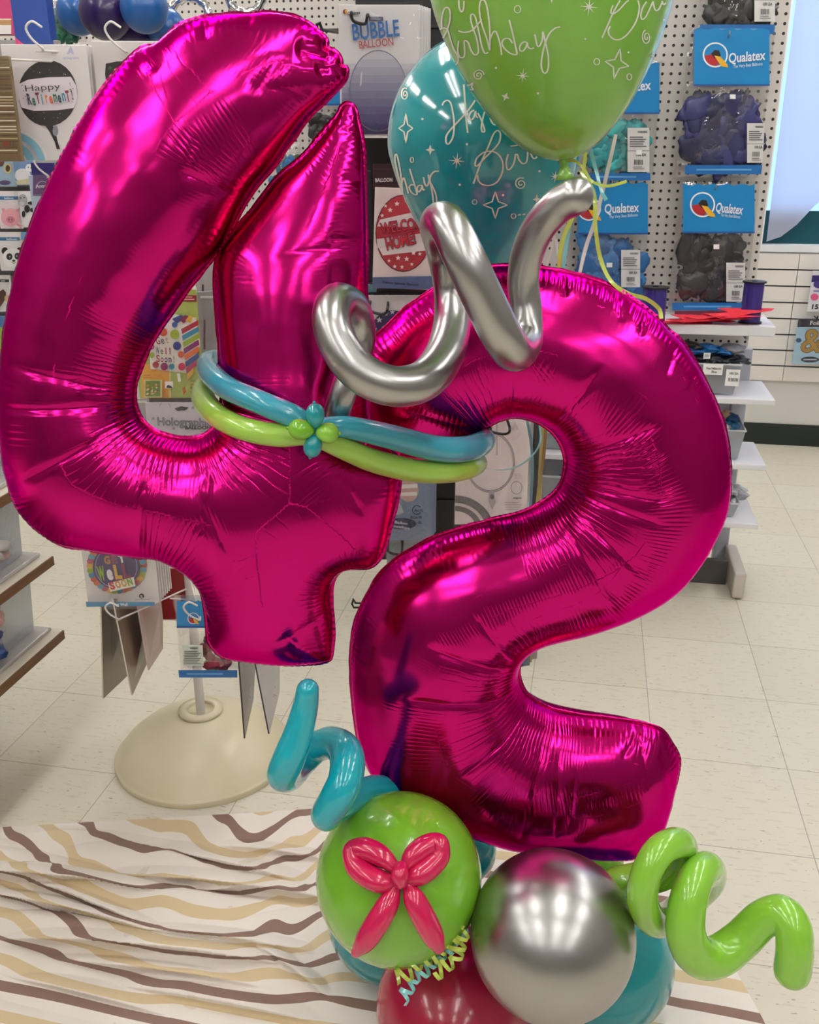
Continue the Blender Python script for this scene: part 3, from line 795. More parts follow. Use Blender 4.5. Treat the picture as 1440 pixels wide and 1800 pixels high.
twist('twisted_tube_balloon', 'lime green balloon tube spiralling out to the right of the silver balloon', [
    (1040, 1563, 1.11, 16), (1080, 1550, 1.095, 24), (1125, 1545, 1.09, 29), (1170, 1532, 1.085, 29), (1198, 1505, 1.06, 27), (1194, 1482, 1.02, 27), (1160, 1495, 0.99, 27), (1135, 1540, 0.975, 27), (1130, 1585, 0.975, 28), (1148, 1618, 1.0, 28), (1180, 1612, 1.05, 28), (1215, 1580, 1.08, 28), (1246, 1548, 1.06, 28),
    (1243, 1526, 1.02, 29), (1221, 1548, 0.985, 31), (1207, 1600, 0.965, 33), (1207, 1648, 0.96, 35), (1228, 1681, 0.965, 36), (1262, 1681, 0.975, 35), (1302, 1653, 0.985, 33), (1340, 1617, 0.985, 32), (1374, 1606, 0.975, 32), (1394, 1630, 0.96, 32), (1397, 1670, 0.95, 32), (1393, 1706, 0.95, 32)], L_LIME2)

# the two long balloons tied round both numerals
twist('tube_balloon_band', 'light teal balloon tube, the upper of the pair tied round both numerals', [
    (368, 636, 1.20, 19), (370, 655, 1.14, 21), (400, 682, 1.07, 21), (450, 704, 1.03, 21), (510, 729, 1.02, 21), (556, 748, 1.02, 16), (610, 751, 1.03, 20), (680, 766, 1.07, 22), (760, 787, 1.13, 23), (810, 790, 1.165, 23), (842, 782, 1.21, 22), (852, 770, 1.27, 18), (830, 762, 1.34, 16), (740, 745, 1.38, 16),
    (620, 715, 1.38, 16), (500, 680, 1.33, 16), (420, 650, 1.28, 16), (385, 634, 1.25, 17)], L_TEALP, closed=True, seg=20)
twist('tube_balloon_band', 'yellow-green balloon tube, the lower of the pair tied round both numerals', [
    (362, 676, 1.20, 18), (358, 702, 1.14, 21), (384, 732, 1.07, 21), (430, 754, 1.03, 21), (490, 765, 1.02, 21), (548, 768, 1.02, 16), (600, 786, 1.03, 20), (660, 811, 1.07, 21), (730, 827, 1.12, 21), (790, 829, 1.16, 20), (828, 822, 1.20, 18), (840, 812, 1.27, 16), (815, 806, 1.34, 14), (730, 790, 1.38, 14),
    (610, 755, 1.38, 14), (490, 715, 1.33, 14), (410, 688, 1.27, 15), (376, 673, 1.24, 16)], L_LIMEP, closed=True, seg=20)
fl_ = empty('balloon_flower', at(552, 757, 1.0))
tag(fl_, 'small four-bubble balloon flower knotted in the middle of the band', 'balloon flower')
inv = fl_.matrix_basis.inverted()
def bubble(p0, p1, r, m, knot):
    a = at(*p0, 0.995); c = at(*p1, 0.995); R = r * mpp(*p0, 0.995)
    mid = (a + c) / 2; ax = (c - a) / np.linalg.norm(c - a); h = np.linalg.norm(c - a) / 2
    prof = [(max(R * math.cos(t) * (1 - 0.14 * math.sin(t)), 0.0), h * math.sin(t)) for t in np.linspace(-math.pi / 2, math.pi / 2, 20)]
    rot = Vector((0, 0, 1)).rotation_difference(Vector(-ax)).to_matrix().to_4x4()
    q = MB(); q.lathe(prof, m, 28)
    o = q.build('bubble', fl_, smooth=True)
    o.matrix_basis = inv @ (Matrix.Translation(Vector(mid)) @ rot)
    k = MB(); k.tube([(0, 0, -h + .002), (0, 0, -h + .0005), (0.0004, 0, -h - .0008)], [0.0014, 0.0016, 0.0019], m, seg=8)
    k.build('knot', o, smooth=True)
bubble((556, 752), (553, 709), 16.5, L_TEAL, 1)
bubble((553, 758), (507, 752), 18.5, L_LIME, 1)
bubble((555, 760), (596, 762), 18.5, L_LIME2, 1)
bubble((556, 764), (545, 803), 16.5, L_TEAL, 1)

# ------------------------------------------------------------------ pink bow on the lime balloon
def on_sphere(px, py, C, R, lift):
    d = ray(px, py); d = d / np.linalg.norm(d); oc = _C - C
    b = oc @ d; c = oc @ oc - (R + lift) ** 2; D = b * b - c
    if D < 0: return _C + d * (-b)
    return _C + d * (-b - math.sqrt(D))
bow = empty('balloon_bow', on_sphere(703, 1538, LIME_C, LIME_R, 0.012))
tag(bow, 'hot pink balloon bow with two loops and two tails, on the front lime balloon', 'bow')
inv = bow.matrix_basis.inverted()
def bow_part(name, P, r, closed=False, res=8):
    pts = [on_sphere(x, y, LIME_C, LIME_R, l) for x, y, l in P]
    rr = [q * mpp(700, 1540, 1.0) for q in (r if not np.isscalar(r) else [r] * len(P))]
    q = MB(); q.tube(pts, rr, L_PINK, seg=20, closed=closed, res=res)
    o = q.build(name, bow, smooth=True); o.matrix_parent_inverse = inv
bow_part('bow_loop', [(696, 1527, .012), (672, 1506, .014), (645, 1493, .016), (622, 1494, .018), (617, 1503, .02), (626, 1523, .016), (648, 1541, .014), (672, 1550, .012), (692, 1548, .012)], [10, 18, 20, 18, 15, 19, 20, 19, 11])
bow_part('bow_loop', [(712, 1525, .012), (725, 1506, .014), (745, 1490, .018), (766, 1482, .024), (775, 1485, .028), (772, 1505, .02), (755, 1525, .015), (735, 1538, .012), (716, 1545, .012)], [10, 18, 20, 18, 15, 19, 20, 19, 11])
bow_part('bow_tail', [(695, 1562, .010), (683, 1588, .012), (663, 1622, .014), (643, 1653, .016), (626, 1674, .02)], [10, 19, 21, 19, 9])
bow_part('bow_tail', [(717, 1558, .010), (728, 1580, .012), (746, 1615, .013), (762, 1646, .014), (771, 1664, .016)], [10, 19, 21, 19, 12])
bow_part('bow_knot', [(705, 1527, .022), (703, 1538, .026), (704, 1549, .022)], [13, 15, 13])

# ------------------------------------------------------------------ curled ribbons on the red balloon
R_GREEN = mat('ribbon_green', 'b9c856', 0.22, coat=0.4); R_TEAL = mat('ribbon_aqua', '86cfd0', 0.22, coat=0.4); R_WHITE = mat('ribbon_white', 'dcd8d2', 0.3, coat=0.3); R_TAN = mat('ribbon_olive', 'a9a25e', 0.3, coat=0.3)
def on_ball(px, py, lift=0.012):
    lift = lift + 0.012
    P1 = at(px, py, 0.992 - (py - 1640) * 0.0004 + (lift - 0.025))
    return P1
def curl(label, P, turns, Rpx, wpx, m, lift=0.013, phase=0):
    """springy curled ribbon: a strip wound round the line through P"""
    Pc = catmull([on_ball(x, y, lift) for x, y in P], 40)
    k = mpp(760, 1680, 1.0); R = Rpx * k; w = wpx * k
    n = len(Pc); v = []; f = []
    T = [Pc[min(i + 1, n - 1)] - Pc[max(i - 1, 0)] for i in range(n)]
    for i in range(n):
        t = T[i] / (np.linalg.norm(T[i]) + 1e-9)
        e1 = np.cross(t, [0.2, 1, 0.1]); e1 /= np.linalg.norm(e1); e2 = np.cross(t, e1)
        a = 2 * math.pi * turns * i / (n - 1) + phase
        rr = R * (0.85 + 0.2 * math.sin(a * 0.37 + phase))
        c = Pc[i] + rr * (math.cos(a) * e1 + math.sin(a) * e2)
        nn = math.cos(a) * e1 + math.sin(a) * e2
        for (sx, th) in ((-0.5, -0.00015), (0.5, -0.00015), (0.5, 0.00015), (-0.5, 0.00015)):
            v.append(c + t * w * sx + nn * th)
    for i in range(n - 1):
        for q in range(4): f.append((i * 4 + q, i * 4 + (q + 1) % 4, i * 4 + 4 + (q + 1) % 4, i * 4 + 4 + q))
    b = MB(); b.add(v, f, m); o = b.build('curled_ribbon', None, smooth=False)
    return tag(o, label, 'ribbon', None)
curl('green curled ribbon at the lower left of the tuft on the red balloon', [(800, 1646), (775, 1672), (742, 1690), (696, 1722)], 7, 15, 7, R_GREEN)
curl('aqua curled ribbon whose end springs out lowest on the red balloon', [(790, 1668), (760, 1694), (730, 1722), (706, 1758)], 6, 12, 7, R_TEAL, lift=0.020, phase=1)
curl('green curled ribbon on the right of the tuft, beside the silver balloon', [(822, 1634), (806, 1662), (796, 1690), (764, 1708)], 5, 15, 7, R_GREEN, lift=0.008, phase=2.2)
curl('aqua curled ribbon running along the top of the tuft', [(826, 1630), (790, 1656), (752, 1676), (708, 1694)], 6, 12, 6.5, R_TEAL, lift=0.024, phase=3.1)

# ------------------------------------------------------------------ printed helium balloons
m_print_w = mat('print_white_ink', 'dfe3d2', 0.5)
def helium(label, px, py, d, rx, low, up, m, foot):
    c = at(px, py, d); k = mpp(px, py, d)
    prof = []
    for t in np.linspace(-1, 1, 60):
        a = t * math.pi / 2; z = math.sin(a); r = math.cos(a)
        if z < 0: r *= (1 + 0.24 * z) if z > -0.97 else (1 + 0.24 * z); zz = z * low
        else: zz = z * up
        prof.append((max(r * rx * k, 0.0), zz * k))
    b = MB(); b.lathe(prof, m, 72)
    rotm = Vector((0, 0, -1)).rotation_difference(Vector(at(*foot, d) - c)).to_matrix().to_4x4()
    MX = Matrix.Translation(Vector(c)) @ rotm
    o = b.build('helium_balloon', None, MX, smooth=True)
    tag(o, label, 'balloon')
    z0 = -low * k + 0.006
    q = MB(); q.lathe([(0.0, z0 + .006), (0.010, z0 + 0.003), (0.0075, z0 - 0.006), (0.005, z0 - 0.012), (0.009, z0 - 0.022), (0.0125, z0 - 0.028), (0.010, z0 - 0.029), (0.003, z0 - 0.015), (0, z0 - .015)], m, 18)
    q.build('knot', o, smooth=True)
    bv = BVHTree.FromPolygons([MX @ Vector(p) for p in b.v], b.f)
    return o, MX, bv
def printer(o, MX, bv, W=2.7):
    """collects strokes given in photo pixels, laid on the balloon's skin"""
    mb = MB(); IM = MX.inverted(); c = 0.0
    def hit(x, y):
        dr = Vector(ray(x, y)).normalized()
        h = bv.ray_cast(Vector(_C), dr)
        if h[0] is None: return None
        return np.array(h[0]) + np.array(h[1]) * 0.0006, np.array(h[1])
    def stroke(P, off, sc, w=None, smooth=True):
        Q = [(off[0] + a / sc, off[1] + b_ / sc) for a, b_ in P]
        if smooth and len(Q) > 2: Q = [tuple(q) for q in catmull(Q, 6)]
        w_ = (w or W)
        n = len(Q); L_ = []; R_ = []
        for i in range(n):
            a = np.array(Q[max(i - 1, 0)]); b_ = np.array(Q[min(i + 1, n - 1)]); t = b_ - a; t = t / (np.linalg.norm(t) + 1e-9)
            nn = np.array([-t[1], t[0]]); ww = w_ * (0.75 + 0.35 * abs(t[1]))
            p1 = hit(*(np.array(Q[i]) + nn * ww / 2)); p2 = hit(*(np.array(Q[i]) - nn * ww / 2))
            L_.append(p1); R_.append(p2)
        v = []; f = []
        for i in range(n):
            if L_[i] is None or R_[i] is None: v += [(0, 0, 0), (0, 0, 0)]
            else: v += [L_[i][0], R_[i][0]]
        for i in range(n - 1):
            if None in (L_[i], R_[i], L_[i + 1], R_[i + 1]) if False else any(q is None for q in (L_[i], R_[i], L_[i + 1], R_[i + 1])): continue
            f.append((2 * i, 2 * i + 1, 2 * i + 3, 2 * i + 2))
        mb.add([p - c if np.any(p) else p for p in map(np.array, v)], f, m_print_w)
    def fill(P, off, sc):
        Q = [(off[0] + a / sc, off[1] + b_ / sc) for a, b_ in P]
        h = [hit(*q) for q in Q]
        if any(q is None for q in h): return
        cx = sum(q[0] for q in Q) / len(Q); cy = sum(q[1] for q in Q) / len(Q); hc = hit(cx, cy)
        v = [hc[0] - c] + [q[0] - c for q in h]
        mb.add(v, [(0, i + 1, (i + 1) % len(Q) + 1) for i in range(len(Q))], m_print_w)
    def dot(x, y, r, off, sc): fill([(x + r * math.cos(a), y + r * math.sin(a)) for a in np.linspace(0, 2 * math.pi, 10, endpoint=False)], off, sc)
    def ring(x, y, rx, ry, off, sc, w=1.6): stroke([(x + rx * math.cos(a), y + ry * math.sin(a)) for a in np.linspace(0, 2 * math.pi, 15)], off, sc, w)
    def spiral(x, y, r, off, sc, ph=0, sq=1.0): stroke([(x + sq * r * (0.12 + 0.88 * a / 11.5) * math.cos(a + ph), y + r * (0.12 + 0.88 * a / 11.5) * math.sin(a + ph)) for a in np.linspace(0, 11.5, 26)], off, sc, 2.0)
    def burst(x, y, r, off, sc, sq=1.0):
        for i in range(8):
            a = i * math.pi / 4 + 0.1; rr = r * (1.0 if i % 2 == 0 else 0.8)
            b_ = (x + sq * rr * math.cos(a), y + rr * math.sin(a)); px_ = 0.06 * r
            fill([(x - px_ * math.sin(a) * 1.6, y + px_ * math.cos(a) * 1.6), b_, (x + px_ * math.sin(a) * 1.6, y - px_ * math.cos(a) * 1.6)], off, sc)
        dot(x, y, r * 0.16, off, sc)
    def star4(x, y, rx, ry, off, sc, solid=False, rot=0.0):
        P = []
        for i in range(8):
            a = i * math.pi / 4; q = 1.0 if i % 2 == 0 else 0.36
            dx, dy = rx * q * math.cos(a), ry * q * math.sin(a)
            P.append((x + dx * math.cos(rot) - dy * math.sin(rot), y + dx * math.sin(rot) + dy * math.cos(rot)))
        if solid: fill(P, off, sc)
        else:
            R = []
            for i in range(8):
                for t in (0, .33, .66): R.append((P[i][0] * (1 - t) + P[(i + 1) % 8][0] * t, P[i][1] * (1 - t) + P[(i + 1) % 8][1] * t))
            stroke(R + [R[0]], off, sc, 2.4, smooth=False)
    def done():
        mb.v = [tuple(IM @ Vector(p)) if any(p) else p for p in mb.v]
        q = mb.build('printed_lettering', o)
        q['label'] = 'white printed script and stars'
    return stroke, fill, dot, ring, spiral, burst, star4, done
L_HL = latex('printed_lime', '79b440', 0.2, 0.5); L_HT = latex('printed_teal', '0a919a', 0.14, 0.7)
hl, hc, hb = helium('lime green helium balloon with white birthday script, at the top edge', 972, -30, 1.28, 217, 295, 215, L_HL, (991, 277))
K1 = ((670, 0), 4.364); K2 = ((900, 0), 4.364); K3 = ((670, 200), 4.235)
st, fi, dot, ring, spiral, burst, star4, done = printer(hl, hc, hb)
for P in [[(470, 215), (468, 150), (485, 75), (510, 55), (532, 85), (530, 160), (505, 240), (478, 290), (462, 300), (458, 270)],
          [(452, 225), (485, 212), (515, 230), (535, 300), (560, 370), (592, 430), (592, 475), (568, 495), (535, 470), (505, 425)],
          [(598, 310), (592, 390), (605, 432), (628, 440), (645, 415), (640, 312)], [(640, 312), (655, 310), (675, 330), (690, 375), (715, 415), (738, 415), (750, 385), (735, 290), (700, 190), (690, 130), (703, 106), (728, 135), (750, 230), (775, 350), (798, 405), (825, 400)],
          [(596, 235), (640, 246), (700, 232), (745, 185), (775, 145)], [(835, 385), (815, 300), (775, 180), (757, 80), (765, 10), (790, 0), (812, 40), (830, 150), (838, 290), (836, 385)],
          [(836, 385), (840, 300), (860, 250), (882, 240), (903, 290), (920, 360), (927, 420)], [(1010, 330), (985, 296), (950, 296), (930, 325), (945, 365), (990, 405), (1035, 418), (1043, 400), (1030, 340), (1005, 230), (985, 152)],
          [(1120, 322), (1090, 322), (1066, 355), (1068, 385), (1092, 388), (1115, 355), (1122, 325), (1128, 358), (1150, 372), (1175, 365)],
          [(1180, 262), (1190, 310), (1200, 350), (1218, 350), (1238, 300), (1242, 242), (1258, 310), (1282, 420), (1284, 510), (1268, 555), (1245, 552), (1230, 500), (1238, 420), (1258, 335), (1290, 260), (1335, 215), (1375, 205)],
          [(600, 0), (603, 55), (620, 90), (636, 65), (640, 5)]]: st(P, *K1)
for P in [[(690, 290), (730, 200), (770, 108), (800, 50), (828, 2)], [(775, 108), (758, 98), (762, 70), (775, 40)], [(775, 108), (820, 75), (870, 20), (895, 2)],
          [(965, 2), (975, 60), (955, 150), (910, 230), (850, 290), (795, 304), (750, 275), (738, 235), (752, 200)], [(1030, 12), (1000, 60), (987, 110), (995, 148), (1022, 130), (1050, 75), (1080, 10)], [(1080, 10), (1088, 55), (1102, 80), (1125, 68), (1148, 20)], [(1148, 5), (1160, 35), (1180, 20)]]: st(P, *K2)
spiral(750, 575, 44, *K1, ph=1.0); spiral(1030, 285, 58, *K2, ph=-0.8, sq=0.6); ring(45, 70, 24, 28, *K2); ring(650, 472, 22, 24, *K2); ring(898, 588, 18, 24, *K2)
burst(590, 52, 72, *K2); burst(85, 580, 56, *K2); star4(805, 488, 92, 118, *K2, rot=0.2); star4(957, 740, 36, 36, *K1, solid=True, rot=0.4); star4(1075, 425, 18, 30, *K2, solid=True, rot=0.2); star4(683, 668, 36, 46, *K1, rot=0.6)
dot(883, 519, 9, *K1); dot(1205, 714, 9, *K1); dot(563, 298, 9, *K2); dot(892, 400, 8, *K2); dot(1163, 150, 6, *K2); star4(305, 5, 10, 24, *K2, solid=True)
done()
ht, tc_, tb = helium('teal helium balloon with white birthday script, behind the lime one', 853, 250, 1.55, 172, 250, 178, L_HT, (862, 500))
st, fi, dot, ring, spiral, burst, star4, done = printer(ht, tc_, tb)
for P in [[(470, 810), (485, 782), (515, 772), (538, 800), (555, 880), (562, 960), (552, 1050), (520, 1103), (500, 1090), (502, 1045), (530, 1000), (590, 935), (650, 870), (700, 805), (722, 770)], [(635, 650), (642, 740), (650, 860), (658, 960), (666, 1020)],
          [(715, 845), (690, 862), (676, 895), (690, 922), (712, 900), (725, 855), (728, 890), (745, 905)], [(742, 868), (765, 910), (785, 965), (795, 1005), (778, 1012), (770, 975), (785, 890), (800, 850)], [(830, 880), (850, 940), (880, 958), (890, 920)]]: st(P, *K1)
for P in [[(688, 520), (715, 440), (745, 360), (800, 240), (838, 150), (868, 125), (888, 150), (880, 210), (840, 262), (770, 330), (715, 388), (700, 370), (718, 325), (770, 285), (830, 280), (880, 310), (907, 370), (900, 440), (865, 505), (810, 532), (755, 525), (725, 495), (718, 455)],
          [(945, 300), (932, 360), (940, 412), (965, 405), (990, 360), (1000, 300)], [(1000, 300), (1015, 305), (1025, 340), (1055, 370), (1082, 355), (1090, 290), (1082, 215)], [(960, 240), (1010, 234), (1060, 212)], [(1095, 240), (1115, 300), (1135, 332), (1158, 320), (1165, 280)],
          [(165, 600), (140, 500), (115, 390), (105, 320), (118, 302), (132, 350), (150, 450), (165, 600)], [(165, 600), (158, 520), (172, 476), (190, 530), (205, 592)], [(250, 530), (225, 528), (212, 550), (235, 590), (268, 600), (262, 560), (240, 490), (215, 408)],
          [(305, 530), (280, 535), (270, 562), (285, 580), (303, 555), (308, 532), (315, 565), (328, 560)], [(318, 470), (328, 520), (345, 535), (360, 495), (352, 452), (370, 520), (385, 600), (392, 662)], [(417, 660), (410, 600), (385, 540), (365, 500), (372, 460), (398, 430), (432, 426)]]: st(P, *K3)
star4(187, 108, 52, 110, *K3); star4(368, 268, 36, 40, *K3, solid=True); burst(565, 350, 64, *K3); star4(850, 678, 90, 100, *K3); star4(1158, 636, 32, 42, *K3, solid=True); burst(1295, 466, 52, *K3)
spiral(1040, 520, 46, *K3); spiral(185, 725, 50, *K1, sq=0.6); ring(697, 656, 17, 17, *K3); ring(232, 342, 12, 19, *K3); ring(985, 760, 17, 17, *K3); st([(1018, 752), (1040, 750)], *K3); st([(1052, 748), (1072, 746)], *K3)
for x, y in [(310, 40), (640, 226), (587, 527), (907, 604), (1178, 427)]: dot(x, y, 9, *K3)
done()

# ------------------------------------------------------------------ hanging ribbons of the helium balloons
def ribbon(label, P, wpx, m, name='ribbon'):
    pts = [at(x, y, d) for x, y, d in P]
    w = wpx * mpp(P[0][0], P[0][1], P[0][2]) / 2
    q = catmull(pts, 10); n = len(q); v = []; f = []
    for i in range(n):
        t = q[min(i + 1, n - 1)] - q[max(i - 1, 0)]; t = t / (np.linalg.norm(t) + 1e-9)
        tw = 0.5 * math.sin(i * 0.13 + P[0][0]); face = -_fw * math.cos(tw) + _r * math.sin(tw)
        e = np.cross(t, face); e = e / (np.linalg.norm(e) + 1e-9); nn = np.cross(e, t) * 0.00015
        v += [q[i] - e * w - nn, q[i] + e * w - nn, q[i] + e * w + nn, q[i] - e * w + nn]
    for i in range(n - 1):
        for k in range(4): f.append((i * 4 + k, i * 4 + (k + 1) % 4, i * 4 + 4 + (k + 1) % 4, i * 4 + 4 + k))
    b = MB(); b.add(v, f, m)
    o = b.build(name, None, smooth=False)
    return tag(o, label, 'ribbon')
ribbon('green ribbon falling straight from behind the lime helium balloon into the silver coil', [(1031, 252, 1.36), (1026, 300, 1.355), (1020, 350, 1.35), (990, 420, 1.35), (982, 476, 1.35)], 8, R_GREEN)
ribbon('green ribbon curving down past the blue bags onto the numeral two', [(1020, 300, 1.34), (1044, 340, 1.30), (1047, 400, 1.29), (1056, 455, 1.29), (1075, 495, 1.28), (1105, 516, 1.28), (1135, 525, 1.28), (1158, 542, 1.28), (1163, 560, 1.27)], 7, R_GREEN)
ribbon('short green ribbon end looping out from the knot of the lime balloon', [(990, 287, 1.28), (1008, 282, 1.27), (1026, 296, 1.26), (1040, 318, 1.26), (1066, 327, 1.25), (1095, 321, 1.25), (1102, 318, 1.25)], 5, R_GREEN)
ribbon('aqua ribbon hanging beside the lime balloon knot', [(1036, 256, 1.40), (1048, 300, 1.40), (1057, 335, 1.39), (1066, 352, 1.39)], 7, R_TEAL)
ribbon('aqua ribbon hanging beyond the tip of the silver coil', [(1003, 388, 1.40), (996, 430, 1.40), (989, 480, 1.40)], 7, R_TEAL)
ribbon('white ribbon slanting down in front of the blue bags', [(1083, 236, 1.42), (1066, 310, 1.42), (1047, 385, 1.41), (1030, 435, 1.41), (1017, 490, 1.40)], 7, R_WHITE)
ribbon('white ribbon loop between the silver coil and the numeral two', [(975, 415, 1.42), (968, 445, 1.42), (962, 472, 1.42), (975, 500, 1.42), (982, 472, 1.42), (978, 420, 1.42)], 5, R_WHITE)
ribbon('aqua ribbon hanging in the opening of the numeral two', [(926, 735, 1.45), (934, 780, 1.45), (936, 830, 1.45), (932, 900, 1.45)], 5, R_TEAL)
ribbon('olive ribbon hanging in the opening of the numeral two', [(960, 745, 1.46), (956, 800, 1.46), (948, 850, 1.46), (942, 905, 1.46)], 6, R_TAN)
ribbon('thin aqua ribbon bending from the band towards the hanging ribbons', [(846, 820, 1.25), (872, 826, 1.30), (905, 822, 1.36), (935, 802, 1.41), (950, 775, 1.43), (948, 740, 1.45)], 4, R_TEAL)

# ------------------------------------------------------------------ flat goods: cards and pouches
FILM = film('clear_film', gloss=0.10, rough=0.035, tint=0.01, bump=0.005, scale=17); FILM2 = film('clear_sleeve', gloss=0.05, rough=0.08, bump=0.002, scale=25)
class Card:
    def __init__(s, name, label, cat, rect, d, yaw=0.0, col='e9e5e2', thick=0.004, group=None, body=None, roll=0.0):
        x0, y0, x1, y1 = rect; xc, yc = (x0 + x1) / 2, (y0 + y1) / 2
        s.O = at(xc, yc, d); s.d = d
        s.X = _r * math.cos(yaw) + _fw * math.sin(yaw); s.Y = np.array([0, 0, 1.0]); s.n = np.cross(s.X, s.Y)
        if roll:
            a, b = s.X.copy(), s.Y.copy(); s.X = a * math.cos(roll) + b * math.sin(roll); s.Y = -a * math.sin(roll) + b * math.cos(roll)
        s.x0, _ = s.L(x0, yc); s.x1, _ = s.L(x1, yc); _, s.y1 = s.L(xc, y0); _, s.y0 = s.L(xc, y1)
        s.th = thick; s.k = 0; s.dec = MB(); s.px = mpp(xc, yc, d)
        b = MB(); b.box((s.x0, s.y0, -thick), (s.x1, s.y1, 0), body or ink(col))
        s.M = M4(s.X, s.Y, s.n, s.O)
        s.o = b.build(name, None, s.M, bevel=min(0.0012, thick * .3))
        tag(s.o, label, cat, group)
    def L(s, px, py):
        d = ray(px, py); t = ((s.O - _C) @ s.n) / (d @ s.n); q = _C + d * t - s.O
        return q @ s.X, q @ s.Y
    def z(s): s.k += 1; return 0.0006 + 0.00025 * s.k
    def clip(s, P): return [(min(max(a, s.x0), s.x1), min(max(b, s.y0), s.y1)) for a, b in P]
    def poly(s, P, col, local=False):
        z = s.z(); Q = s.clip(P if local else [s.L(*p) for p in P])
        s.dec.add([(a, b, z) for a, b in Q], [tuple(range(len(Q)))], ink(col))
    def fan(s, P, col):                       # star-shaped outline about its centre
        z = s.z(); Q = s.clip([s.L(*p) for p in P]); cx = sum(q[0] for q in Q) / len(Q); cy = sum(q[1] for q in Q) / len(Q)
        s.dec.add([(cx, cy, z)] + [(a, b, z) for a, b in Q], [(0, i + 1, (i + 1) % len(Q) + 1) for i in range(len(Q))], ink(col))
    def rect(s, x0, y0, x1, y1, col): s.poly([(x0, y0), (x0, y1), (x1, y1), (x1, y0)], col)
    def ell(s, x, y, rx, ry, col, n=28): s.fan([(x + rx * math.cos(a), y + ry * math.sin(a)) for a in np.linspace(0, 2 * math.pi, n, endpoint=False)], col)
    def arc(s, x, y, r0, r1, a0, a1, col, sy=1.0, n=20):
        z = s.z(); v = []; f = []
        for i in range(n + 1):
            a = math.radians(a0 + (a1 - a0) * i / n)
            for r_ in (r0, r1):
                q = s.clip([s.L(x + r_ * math.cos(a), y - sy * r_ * math.sin(a))])[0]; v.append((*q, z))
        for i in range(n): f.append((2 * i, 2 * i + 1, 2 * i + 3, 2 * i + 2))
        s.dec.add(v, f, ink(col))
    def star(s, x, y, r, col, n=5, inner=0.42, rot=0.0):
        s.fan([(x + (r if i % 2 == 0 else r * inner) * math.sin(i * math.pi / n + rot), y - (r if i % 2 == 0 else r * inner) * math.cos(i * math.pi / n + rot)) for i in range(2 * n)], col)
    def text(s, body, p0, p1, h, col, bold=0.0, outline=None, ow=0.03):
        """lettering whose baseline runs from p0 to p1; h = capital height in photo pixels"""
        a = np.array(s.L(*p0)); b = np.array(s.L(*p1)); w = np.linalg.norm(b - a); e = (b - a) / w; nn = np.array([-e[1], e[0]])
        todo = ([(outline, bold + ow)] if outline else []) + [(col, bold)]
        ref, _ = text_mesh(body, bold); xa, xb = ref[:, 0].min(), ref[:, 0].max()
        for c, bo in todo:
            V, F_ = text_mesh(body, bo); z = s.z()
            sx = w / (xb - xa); sy = h * s.px / 0.70
            P = [a + e * (v[0] - xa) * sx + nn * v[1] * sy for v in V]
            s.dec.add([(q[0], q[1], z) for q in P], F_, ink(c))
    def letters(s, body, p0, p1, h, cols, bold=0.0, jig=0.0):
        n = len(body)
        for i, ch in enumerate(body):
            if ch == ' ': continue
            nw = {'l': .32, 'i': .3, '!': .28, 'I': .35, '1': .5, 't': .6, 'r': .65, 'e': .85, 'o': .85, 'n': .85}.get(ch, 1.0)
            t0 = (i + 0.43 * (1 - nw)) / n; t1 = (i + 0.86 - 0.43 * (1 - nw)) / n; dy = jig * (1 if i % 2 else -1)
            s.text(ch, (p0[0] + (p1[0] - p0[0]) * t0, p0[1] + (p1[1] - p0[1]) * t0 + dy), (p0[0] + (p1[0] - p0[0]) * t1, p0[1] + (p1[1] - p0[1]) * t1 + dy), h, cols[i % len(cols)], bold)
    def lines(s, x0, y0, x1, y1, n, col, fillr=0.45):
        for i in range(n):
            y = y0 + (y1 - y0) * i / n; hh = (y1 - y0) / n * fillr
            s.rect(x0, y, x0 + (x1 - x0) * (0.75 + 0.25 * ((i * 37) % 10) / 10), y + hh, col)
    def sleeve(s, pad=0.004):
        z = s.z() + 0.003; v = []; f = []; n = 10
        for j in range(n + 1):
            for i in range(n + 1):
                v.append((s.x0 - pad + (s.x1 - s.x0 + 2 * pad) * i / n, s.y0 - pad + (s.y1 - s.y0 + 2 * pad) * j / n, z + 0.0025 * math.sin(i * 1.9 + j * 1.3) * math.sin(j * 0.9)))
        for j in range(n):
            for i in range(n): a = j * (n + 1) + i; f.append((a, a + 1, a + n + 2, a + n + 1))
        b = MB(); b.add(v, f, FILM2); b.build('clear_sleeve', s.o, smooth=True)
    def done(s):
        if s.dec.v: s.dec.build('printed_front', s.o)
        return s.o
    def stack(s, n, label, group, dx=0.004, step=0.012, dy=0.0):
        for i in range(n):
            c = s.o.copy(); COL.objects.link(c)
            c.matrix_basis = M4(s.X, s.Y, s.n, s.O - s.n * step * (i + 1) + s.X * dx * (i + 1) + s.Y * dy * (i + 1))
            c['label'] = label; c['group'] = group

